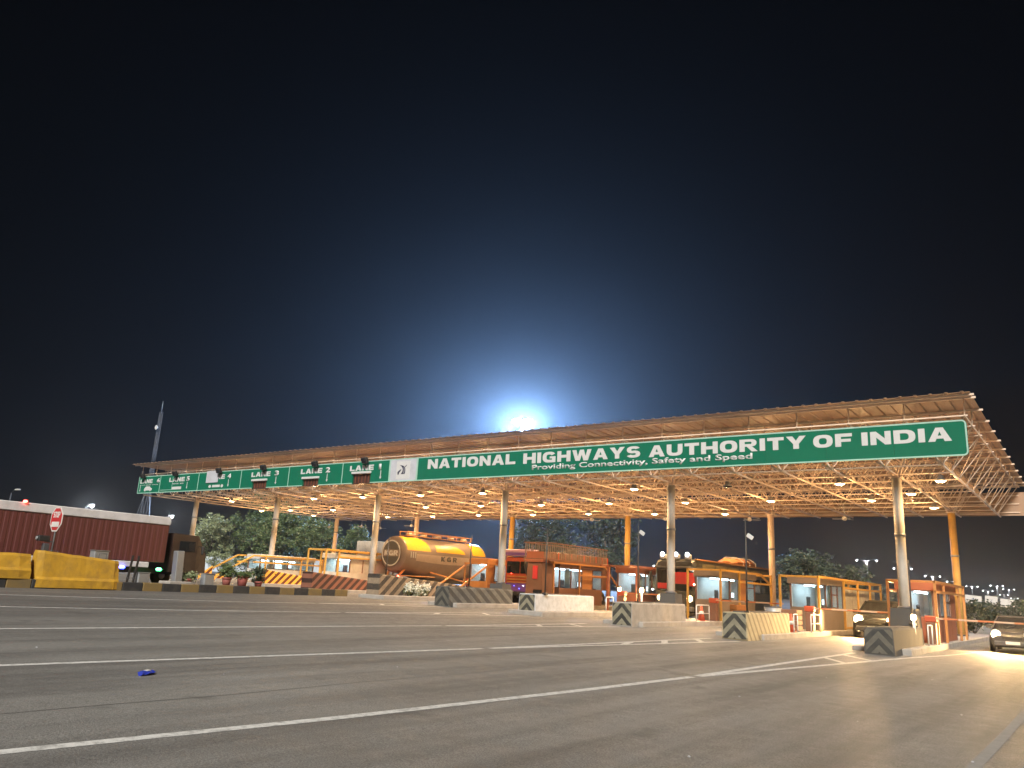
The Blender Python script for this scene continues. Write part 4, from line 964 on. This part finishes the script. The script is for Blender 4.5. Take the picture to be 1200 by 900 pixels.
# bus in the lane behind the front column
t = thing('bus', 'long dark bus with roof lamps and red curtains behind the front column', 'bus', (-19.0, 41.0, gz(-19)+.0)); BL = 13.0
rr = lambda y, hw, z0, z1: [(hw, y, z0), (hw, y, z1-.30), (hw-.10, y, z1-.08), (hw-.32, y, z1), (-hw+.32, y, z1), (-hw+.10, y, z1-.08), (-hw, y, z1-.30), (-hw, y, z0)]
part('body', MB().loft([rr(0, 1.10, .45, 3.05), rr(.14, 1.2, .38, 3.15), rr(.5, 1.23, .35, 3.2), rr(BL-.3, 1.23, .35, 3.2), rr(BL, 1.12, .5, 3.1)], False), 'bus_body', t)
part('windscreen', MB().box((0, -.01, 2.05), (2.0, .06, 1.15), .05), 'dark_window', t); part('windscreen_bar', MB().box((0, -.045, 2.05), (.06, .03, 1.12)), 'bus_body', t)
part('visor', MB().box((0, -.16, 2.72), (2.2, .36, .10), .03), 'dark_grey', t); part('destination_board', MB().box((0, .02, 2.92), (1.7, .1, .26), .02), 'dark_grey', t)
part('grille', MB().box((0, -.02, 1.0), (1.2, .06, .5), .03), 'dark_grey', t); part('bumper', MB().box((0, -.10, .55), (2.3, .24, .28), .05), 'grey_metal', t)
for s in (-1, 1): headlight(t, s*.86, -.02, 1.10, .17, 'bus_light_glow')
part('red_curtain', MB().box((.35, -.055, 2.16), (.70, .03, .62), .02), 'red_cloth', t); part('red_curtain', MB().box((1.00, -.055, 2.10), (.34, .03, .70), .02), 'red_cloth', t); part('red_curtain', MB().box((-.62, -.055, 1.72), (.75, .03, .3), .02), 'red_cloth', t)
for k in range(6):
    part('side_window', MB().box((1.235, 1.7+k*1.85, 2.0), (.03, 1.6, .85), .02), 'dark_window', t); part('upper_panel', MB().box((1.235, 1.7+k*1.85, 2.78), (.035, 1.65, .38), .015), 'bus_panel', t)
    part('side_window', MB().box((-1.235, 1.7+k*1.85, 2.0), (.03, 1.6, .85), .02), 'dark_window', t)
part('roof_edge', MB().box((1.14, BL/2, 3.17), (.10, BL-.3, .08), .02), 'frame_orange', t)
for s, x in ((0, -.75), (1, 0.05), (2, .72)):
    p = part('roof_lamp', MB().box((x, .15, 3.30), (.34, .26, .26), .04), 'plate_white', t); part('lens', MB().lathe([(.12, 0), (.10, -.02), (.05, -.03)], 12, (x, .015, 3.42), 'y'), 'white_light', p)
small_lamp(t, 'marker_lamp', -1.2, -.08, 2.75, .07, 'white_light'); small_lamp(t, 'marker_lamp', 1.2, -.10, 2.55, .10, 'white_light'); small_lamp(t, 'marker_lamp', 1.15, -.08, 1.85, .05, 'warm_glow'); small_lamp(t, 'marker_lamp', -1.3, -.05, 1.5, .07, 'white_light')
for s in (-1, 1):
    for yy in (2.0, 9.6): wheel(t, s*1.06, yy, .48)
    part('mirror', MB().box((s*1.36, -.2, 2.2), (.16, .1, .5), .03).bar((s*1.2, 0, 2.6), (s*1.36, -.2, 2.45), .03), 'black_metal', t)
part('side_banner', MB().box((1.245, .75, 1.75), (.02, .28, .75)), 'red_cloth', t)
t = thing('roof_load', 'orange tarpaulin bundle tied on the bus roof', 'bundle', (-18.9, 48.2, gz(-19)+3.2))
part('bundle', MB().loft([[(.7*f, y, 0), (.75*f, y, .22*f), (.35*f, y, .45*f), (-.35*f, y, .48*f), (-.75*f, y, .24*f), (-.7*f, y, 0)] for y, f in ((0, .5), (.3, .9), (1.4, 1.0), (2.8, .95), (3.6, .8), (3.9, .4))], False), 'orange_tarp', t)
mb = MB()
for y in (.8, 1.9, 3.0): mb.path([(.80, y, 0), (.78, y, .24), (.36, y, .50), (-.36, y, .52), (-.78, y, .26), (-.80, y, 0)], .02, 5)
part('rope', mb, 'white_paint', t)

# orange truck facing the picture
t = thing('goods_truck', 'orange red decorated truck with purple lower lights facing the road', 'truck', (-29.1, 40.6, gz(-29.1)))
sq = lambda y, hw, z0, z1, hb: [(hb, y, z0), (hw, y, z1), (-hw, y, z1), (-hb, y, z0)]
part('cab', MB().loft([sq(0, 1.10, .6, 2.75, 1.12), sq(.12, 1.17, .5, 2.82, 1.18), sq(2.0, 1.18, .5, 2.85, 1.2)], False), 'truck_orange', t)
part('forehead_board', MB().box((0, .1, 3.06), (2.3, .5, .42), .05), 'pink_board', t); part('forehead_stripe', MB().box((0, -.16, 3.0), (2.1, .03, .16)), 'truck_purple', t)
for s in (-1, 1):
    part('windscreen', MB().box((s*.52, -.03, 2.18), (.96, .05, .72), .04), 'dark_window', t)
    headlight(t, s*.88, -.02, 1.12, .11, 'warm_glow' if s < 0 else 'bus_light_glow')
    part('mirror', MB().box((s*1.36, -.1, 2.0), (.14, .1, .45), .03).bar((s*1.15, 0, 2.3), (s*1.36, -.1, 2.1), .03), 'black_metal', t)
    for yy in (1.1, 6.8, 8.1): wheel(t, s*1.0, yy, .5)
part('grille', MB().box((0, -.03, 1.45), (1.9, .06, .10), .02).box((0, -.03, 1.62), (1.9, .06, .10), .02).box((0, -.03, 1.28), (1.9, .06, .08), .02), 'frame_orange', t)
part('lower_panel', MB().box((0, -.04, .98), (2.2, .08, .5), .03), 'truck_purple', t); part('bumper', MB().box((0, -.12, .62), (2.36, .2, .24), .04), 'black_metal', t)
for x, z, m in ((-.35, 1.08, 'blue_glow'), (.05, .92, 'blue_glow'), (.35, 1.1, 'white_light'), (.55, 2.25, 'warm_glow'), (-.6, 1.8, 'red_glow'), (.9, 1.62, 'warm_glow'), (.92, 1.36, 'warm_glow')): small_lamp(t, 'marker_lamp', x, -.09, z, .035, m)
part('cargo_body', MB().box((0, 5.5, 2.15), (2.4, 6.6, 2.2), .03), 'booth_brown', t); part('chassis', MB().box((0, 5, .85), (.9, 8.5, .28), .02), 'dark_grey', t)
for k in range(9): part('body_rib', MB().box((1.22, 2.4+k*.78, 2.15), (.06, .10, 2.15), .01), 'truck_orange', t)
for k in range(4): part('body_plank', MB().box((1.205, 5.5, 1.3+k*.52), (.03, 6.5, .40), .008), 'booth_brown', t)
part('tassel', MB().lathe([(.05, .8), (.30, .55), (.34, .2), (.22, -.2), (.12, -.5), (.2, -1.1), (.05, -1.5)], 12, (.85, -.25, 2.1)), 'black_metal', t)

# bulk tanker driving away
t = thing('tanker_truck', 'grey bulk tanker with yellow tank panels and KGR lettering seen from behind', 'tanker truck', (-39.45, 40.0, gz(-39.45))); TZ = 2.55; TR = 1.22
def tank_pt(a, y, off=0.0):
    s = max(0.0, min(1.0, y/8.8)); bot = TR+.62*math.sin(math.pi*s)**1.3; end = 1.0
    c, q = math.cos(a), math.sin(a); rz = TR if q > 0 else bot
    return ((TR+off)*c*end, y, TZ+(rz+off)*q)
rings = []
for y, f in ((-.22, .30), (-.17, .62), (-.08, .88), (0, .985), (.06, 1.0)): rings.append([(p[0]*f, y, TZ+(p[2]-TZ)*f) for p in (tank_pt(2*math.pi*k/28, 0) for k in range(28))])
for y in (.8, 1.8, 2.8, 3.8, 4.8, 5.8, 6.8, 7.8, 8.7): rings.append([tank_pt(2*math.pi*k/28, y) for k in range(28)])
for y, f in ((8.85, .95), (8.98, .7), (9.02, .3)): rings.append([(p[0]*f, y, TZ+(p[2]-TZ)*f) for p in (tank_pt(2*math.pi*k/28, 8.8) for k in range(28))])
part('tank', MB().loft(rings), 'tank_grey', t)
def patch(name, y0, y1, a0, a1, mat, off=.012, cut=None):
    mb = MB(); ny, na = 10, 6; G = []
    for i in range(ny+1):
        row = []
        for j in range(na+1):
            f = j/na; yy1 = y1-(cut or 0)*(f**2); y = y0+(yy1-y0)*i/ny; row.append(mb.b.verts.new(tank_pt(math.radians(a0+(a1-a0)*f), y, off)))
        G.append(row)
    for i in range(ny):
        for j in range(na): f = mb.b.faces.new((G[i][j], G[i+1][j], G[i+1][j+1], G[i][j+1])); f.smooth = True
    return part(name, mb, mat, t)
patch('yellow_panel', .12, 2.5, 14, 84, 'tank_yellow', cut=.9); patch('yellow_panel', 3.1, 6.3, 15, 40, 'tank_yellow', cut=.8); patch('yellow_panel', 7.2, 8.75, 14, 76, 'tank_yellow', cut=.5)
patch('pale_band', 1.0, 8.6, -16, 4, 'tank_band', .01)
ky = text_mesh  # side lettering stands on the band
o = link('lettering', block_mesh('K G R', 1.7, .34, .02), 'dark_grey', t, (TR+.012, 3.6, TZ-.30), math.pi/2)
for k in range(3): part('hinge_strap', MB().box((TR+.01, .45+k*.22, TZ-.02), (.05, .07, .40), .01), 'plate_white', t)
def ring_m(r0, r1, y): return MB().lathe([(r0, 0), (r1, 0), (r1, -.012), (r0, -.012), (r0, 0)], 32, (0, y, TZ+.05), 'y', False, False)
part('emblem_ring', ring_m(.80, .88, -.245), 'plate_white', t); part('emblem_disc', MB().lathe([(.80, -.235), (.80, -.243)], 32, (0, 0, TZ+.05), 'y'), 'dark_grey', t)
part('emblem_band', MB().box((0, -.248, TZ+.05), (1.52, .008, .46)), 'tank_grey', t)
link('lettering', block_mesh('KGR', 1.25, .34, .012), 'plate_white', t, (-.62, -.253, TZ-.12))
part('walkway', MB().box((0, 4.4, TZ+TR+.10), (.7, 7.2, .05), .01).box((.42, 4.4, TZ+TR+.38), (.04, 7.2, .04)).box((-.42, 4.4, TZ+TR+.38), (.04, 7.2, .04)), 'frame_orange', t)
for k in range(5):
    part('manhole', MB().lathe([(.26, 0), (.26, .16), (.2, .2)], 14, (0, 1.4+k*1.5, TZ+TR+.1)), 'warm_glow' if False else 'tank_band', t)
    part('rail_post', MB().box((.42, .9+k*1.72, TZ+TR+.22), (.04, .04, .34)).box((-.42, .9+k*1.72, TZ+TR+.22), (.04, .04, .34)), 'frame_orange', t)
part('chassis', MB().box((0, 4.6, .85), (.9, 9.6, .26), .02), 'dark_grey', t); part('rear_frame', MB().box((0, -.1, .98), (2.2, .14, .16), .02).box((0, -.12, .62), (2.3, .1, .12), .02).bar((.5, 0, 1.0), (.7, .5, 1.6), .12).bar((-.5, 0, 1.0), (-.7, .5, 1.6), .12), 'frame_orange', t)
for s in (-1, 1):
    part('tail_lamp', MB().lathe([(.12, 0), (.09, -.05), (.03, -.06)], 12, (s*.78, -.19, 1.02), 'y'), 'red_glow', t); part('mudguard', MB().box((s*.98, 1.6, 1.12), (.5, 2.9, .06), .02), 'frame_orange', t)
    part('side_rail', MB().bar((s*1.12, 2.6, 1.45), (s*1.12, 7.6, .75), .09), 'frame_orange', t)
    for yy in (.9, 2.2, 10.2): wheel(t, s*.98, yy, .52)
part('ladder', MB().bar((1.2, 6.9, 1.1), (1.12, 8.4, 2.9), .10).bar((1.2, 7.2, 1.1), (1.12, 8.7, 2.9), .06), 'frame_yellow', t)
small_lamp(t, 'marker_lamp', 1.22, 4.2, .98, .07, 'warm_glow'); small_lamp(t, 'marker_lamp', 1.22, 6.6, .95, .07, 'warm_glow')
part('cab', MB().loft([sq(9.4, 1.15, .6, 2.8, 1.18), sq(11.5, 1.15, .6, 2.7, 1.18), sq(11.9, 1.05, .6, 2.2, 1.15)], False), 'truck_orange', t)
part('side_window', MB().box((1.175, 10.5, 2.15), (.04, 1.0, .6), .02), 'dark_window', t); part('rear_window', MB().box((0, 9.38, 2.2), (1.3, .04, .5), .03), 'dark_window', t)

# red container truck passing at the left
t = thing('container_truck', 'long dark red container truck with white top band behind the yellow barriers', 'truck', (-37.5, 8.4, gz(-37.5))); CL = 13.0
part('container', MB().box((0, CL/2, 2.0), (2.42, CL, 1.76), .02), 'container_red', t)
part('top_band', MB().box((0, CL/2, 3.07), (2.52, CL+.04, .38), .03), 'truck_white', t)
part('lower_band', MB().box((0, CL/2-.35, .98), (2.46, CL-.8, .26), .03), 'truck_white', t)
rib = MB().prism([(-.10, 0), (.10, 0), (.07, .014), (-.07, .014)], 'z', 1.14, 2.86).mesh('side_rib')
for k in range(46):
    link('side_rib', rib, 'container_red', t, (1.212, .2+k*.28, 0), -math.pi/2)
part('chassis', MB().box((0, CL/2+.8, .72), (.95, CL+1.4, .26), .02), 'black_metal', t); part('side_guard', MB().box((1.12, 8.6, .55), (.06, 4.2, .10)).box((1.12, 8.6, .75), (.06, 4.2, .08)), 'black_metal', t)
part('cab', MB().loft([sq(CL+.35, 1.12, .7, 2.55, 1.15), sq(CL+1.7, 1.12, .7, 2.5, 1.15), sq(CL+2.3, 1.0, .7, 1.6, 1.12)], False), 'cab_maroon', t)
part('side_window', MB().box((1.14, CL+1.15, 1.95), (.05, .85, .5), .02), 'dark_window', t); part('mirror', MB().box((1.32, CL+1.9, 1.8), (.12, .14, .4), .03).bar((1.1, CL+1.8, 2.0), (1.32, CL+1.9, 1.9), .03), 'black_metal', t)
small_lamp(t, 'side_lamp', 1.27, 10.95, .82, .15, 'blue_glow'); small_lamp(t, 'side_lamp', 1.27, 12.75, .80, .15, 'green_glow')
for y, z in ((5.15, 3.12), (6.35, 3.30)): small_lamp(t, 'side_lamp', 1.28, y, z, .09, 'red_glow')
for s in (-1, 1):
    for yy in (1.4, 2.6, 3.8, CL+1.2): wheel(t, s*1.0, yy, .5)
t = thing('box_truck', 'pale beige ribbed truck body beyond the lanes left of the tanker', 'truck', (-61.6, 58.5, gz(-61.6)))
part('cargo_body', MB().box((0, 3, 2.3), (3.1, 6, 3.5), .04), 'building_beige', t)
for k in range(14): part('side_rib', MB().box((-1.45+k*.22, -.03, 2.3), (.06, .06, 3.4)), 'building_beige', t)
part('cab', MB().loft([sq(6.3, 1.3, .5, 2.7, 1.3), sq(8.2, 1.3, .5, 2.7, 1.3), sq(8.6, 1.2, .5, 1.8, 1.3)], False), 'truck_white', t); part('chassis', MB().box((0, 4, .5), (1.0, 8, .3)), 'black_metal', t)
for s in (-1, 1):
    for yy in (1.2, 7.3): wheel(t, s*1.2, yy, .5)

# ------------------------------------------------------------------ background structures
t = thing('boundary_wall', 'white boundary wall behind the trees at the left', 'wall', (-92, 58.5, gz(-80)))
for k in range(9): part('wall_panel', MB().box((k*2.9, 0, .8), (2.86, .18, 1.75), .01), 'boundary_white', t)
for k in range(10): part('pier', MB().box((k*2.9-1.45, 0, .9), (.3, .34, 1.95), .02), 'boundary_white', t)
t = thing('lattice_tower', 'slim lattice mast with dishes behind the left end of the canopy', 'tower', (-108.6, 60, gz(-70)))
zz = [0, 3, 6, 9, 12, 14.5, 17, 19.5, 22]; hwid = lambda z: max(.16, .75-z*.043)
mbl = MB(); mbb = MB()
for a, b in zip(zz[:-1], zz[1:]):
    for sx, sy in ((-1, -1), (1, -1), (1, 1), (-1, 1)): mbl.tube((sx*hwid(a), sy*hwid(a), a), (sx*hwid(b), sy*hwid(b), b), .045, 6)
    for (p, q) in (((-1, -1), (1, -1)), ((1, -1), (1, 1)), ((1, 1), (-1, 1)), ((-1, 1), (-1, -1))):
        mbb.tube((p[0]*hwid(a), p[1]*hwid(a), a), (q[0]*hwid(b), q[1]*hwid(b), b), .025, 5); mbb.tube((q[0]*hwid(b), q[1]*hwid(b), b), (p[0]*hwid(b), p[1]*hwid(b), b), .022, 5)
part('leg', mbl, 'dark_grey', t); part('bracing', mbb, 'dark_grey', t)
part('spike', MB().tube((0, 0, 21.8), (0, 0, 23.6), .04, 6), 'galvanised', t)
for x, z in ((-.9, 6.4), (.9, 6.6), (.2, 19.6)): part('dish', MB().lathe([(.08, .25), (.24, .1), (.34, -.04), (.31, -.05), (.1, .08)], 16, (x, -1.0 if z < 10 else -.5, z), 'y'), 'white_paint', t)
for dx in (-4.5, 4.0): part('guy_wire', MB().tube((0, 0, 12), (dx, -.5, -.2), .03, 5), 'galvanised', t)
t = thing('high_mast', 'very tall light mast with a blazing ring of lamps behind the canopy', 'light mast', (-79.9, 110, gz(-70)))
part('pole', MB().tube((0, 0, -.2), (0, 0, 28.2), .32, 14, .12), 'galvanised', t); part('ring_frame', MB().lathe([(1.35, 27.9), (1.45, 27.9), (1.45, 28.0), (1.35, 28.0)], 20), 'galvanised', t)
for k in range(10):
    a = 2*math.pi*k/10; c, s = math.cos(a), math.sin(a); r = Matrix.Rotation(a+math.pi/2, 3, 'Z')
    p = part('lamp_head', MB().box((c*1.55, s*1.55, 28.15), (.5, .4, .30), .04, r), 'grey_metal', t)
    part('lens', MB().box((c*1.60, s*1.60, 27.96), (.44, .36, .06), 0, r).box((c*1.765, s*1.765, 28.12), (.42, .03, .22), 0, r), 'mast_glow', p)
    part('ring_spoke', MB().tube((0, 0, 27.95), (c*1.38, s*1.38, 27.95), .03, 6), 'galvanised', t)
lamp_light('POINT', t, (0, 0, 27.2), (0.30, 0.54, 1.0), 400000, 1.2)
def street_lamp(x, y, z, label, arms=2, lit=True, half=1.6, r=.30):
    g = gz(x); t = thing('street_lamp', label, 'street lamp', (x, y, g)); H = z-g
    part('pole', MB().tube((0, 0, -.1), (0, 0, H+.05), .09, 8, .05), 'dark_grey', t)
    for s in ((-1, 1) if arms == 2 else (1,)):
        part('arm', MB().path([(0, 0, H), (s*half*.6, 0, H+.28), (s*half, 0, H+.30)], .035, 6), 'dark_grey', t)
        p = part('lamp_head', MB().box((s*(half+.25), 0, H+.28), (.7, .28, .14), .04), 'white_paint' if not lit else 'grey_metal', t)
        if lit and s == 1: lamp_light('POINT', t, ((half+.25) if arms == 1 else 0, 0, H-.15), (0.9, 0.95, 1.0), 2200 if arms == 2 else r*13000, .2)
        if lit: part('lens', MB().lathe([(r*.5, .04), (r, -.02), (r*.9, -.16), (r*.3, -.24)], 10, (s*(half+.25), 0, H+.22)), 'street_glow', p)
    return t
rows = [(-37.9, 170, 'nearest twin arm street lamp beyond the toll plaza'), (-38.0, 205, 'second nearest twin arm street lamp beyond the plaza, beside the rightmost front column'), (-39.2, 252, 'third twin arm street lamp in the receding row'),
        (-40.5, 299, 'fourth twin arm street lamp in the receding row'), (-41.6, 352, 'fifth twin arm street lamp in the receding row'), (-44.0, 424, 'sixth twin arm street lamp in the receding row'), (-46.5, 520, 'seventh twin arm street lamp in the receding row'), (-51.8, 645, 'farthest twin arm street lamp near the horizon')]
for x, y, lab in rows: o = street_lamp(x, y, 9.77, lab, r=.09+y*.00028); o['group'] = 'twin arm street lamps along the far road'
for x, y, lab in ((-31.4, 330, 'twin arm street lamp of the right hand row, nearer one'), (-32.0, 378, 'twin arm street lamp of the right hand row, farther one')): o = street_lamp(x, y, 9.77, lab, r=.17); o['group'] = 'twin arm street lamps along the far road'
street_lamp(-97.4, 46.4, 8.15, 'lit street lamp with white glow above the red container truck', 1, True, 1.2, .26)
street_lamp(-97.0, 56.6, 7.85, 'small white street lamp head at the front end of the red truck', 1, True, 1.0, .15)
street_lamp(-85.0, 33.2, 7.9, 'unlit street lamp head above the left end of the red truck', 1, False, 1.0)
for x, z, w, lab in ((-8.85, .75, 1.15, 'left white banner board above the dark bushes'), (-7.6, .78, .85, 'middle white banner board above the dark bushes'), (-6.5, .62, 1.0, 'right white banner board above the dark bushes')):
    t = thing('banner_board', lab, 'banner', (x, 75, gz(x)), group='white banner boards at the right')
    part('panel', MB().box((0, 0, z+1.55), (w, .04, .62), .005, Matrix.Rotation(.08, 3, 'Y')), 'white_paint', t); part('post', MB().bar((-w*.4, .05, 0), (-w*.4, .05, z+1.8), .06).bar((w*.4, .05, 0), (w*.4, .05, z+1.7), .06), 'grey_metal', t)

# ------------------------------------------------------------------ night haze over the plaza
hz = MB().box((-50, 370, 13.2), (760, 1100, 34.6))
h_o = part('haze', hz, None, None); tag(h_o, kind='stuff')
hm = bpy.data.materials.new('haze_air'); hm.use_nodes = True; ht = hm.node_tree; ht.nodes.clear()
ho = nd(ht, 'ShaderNodeOutputMaterial'); hv = nd(ht, 'ShaderNodeVolumePrincipled')
hv.inputs['Density'].default_value = 0.00040; hv.inputs['Color'].default_value = (0.93, 0.95, 1.0, 1); hv.inputs['Anisotropy'].default_value = 0.79
ht.links.new(hv.outputs[0], ho.inputs['Volume']); h_o.data.materials.append(hm)
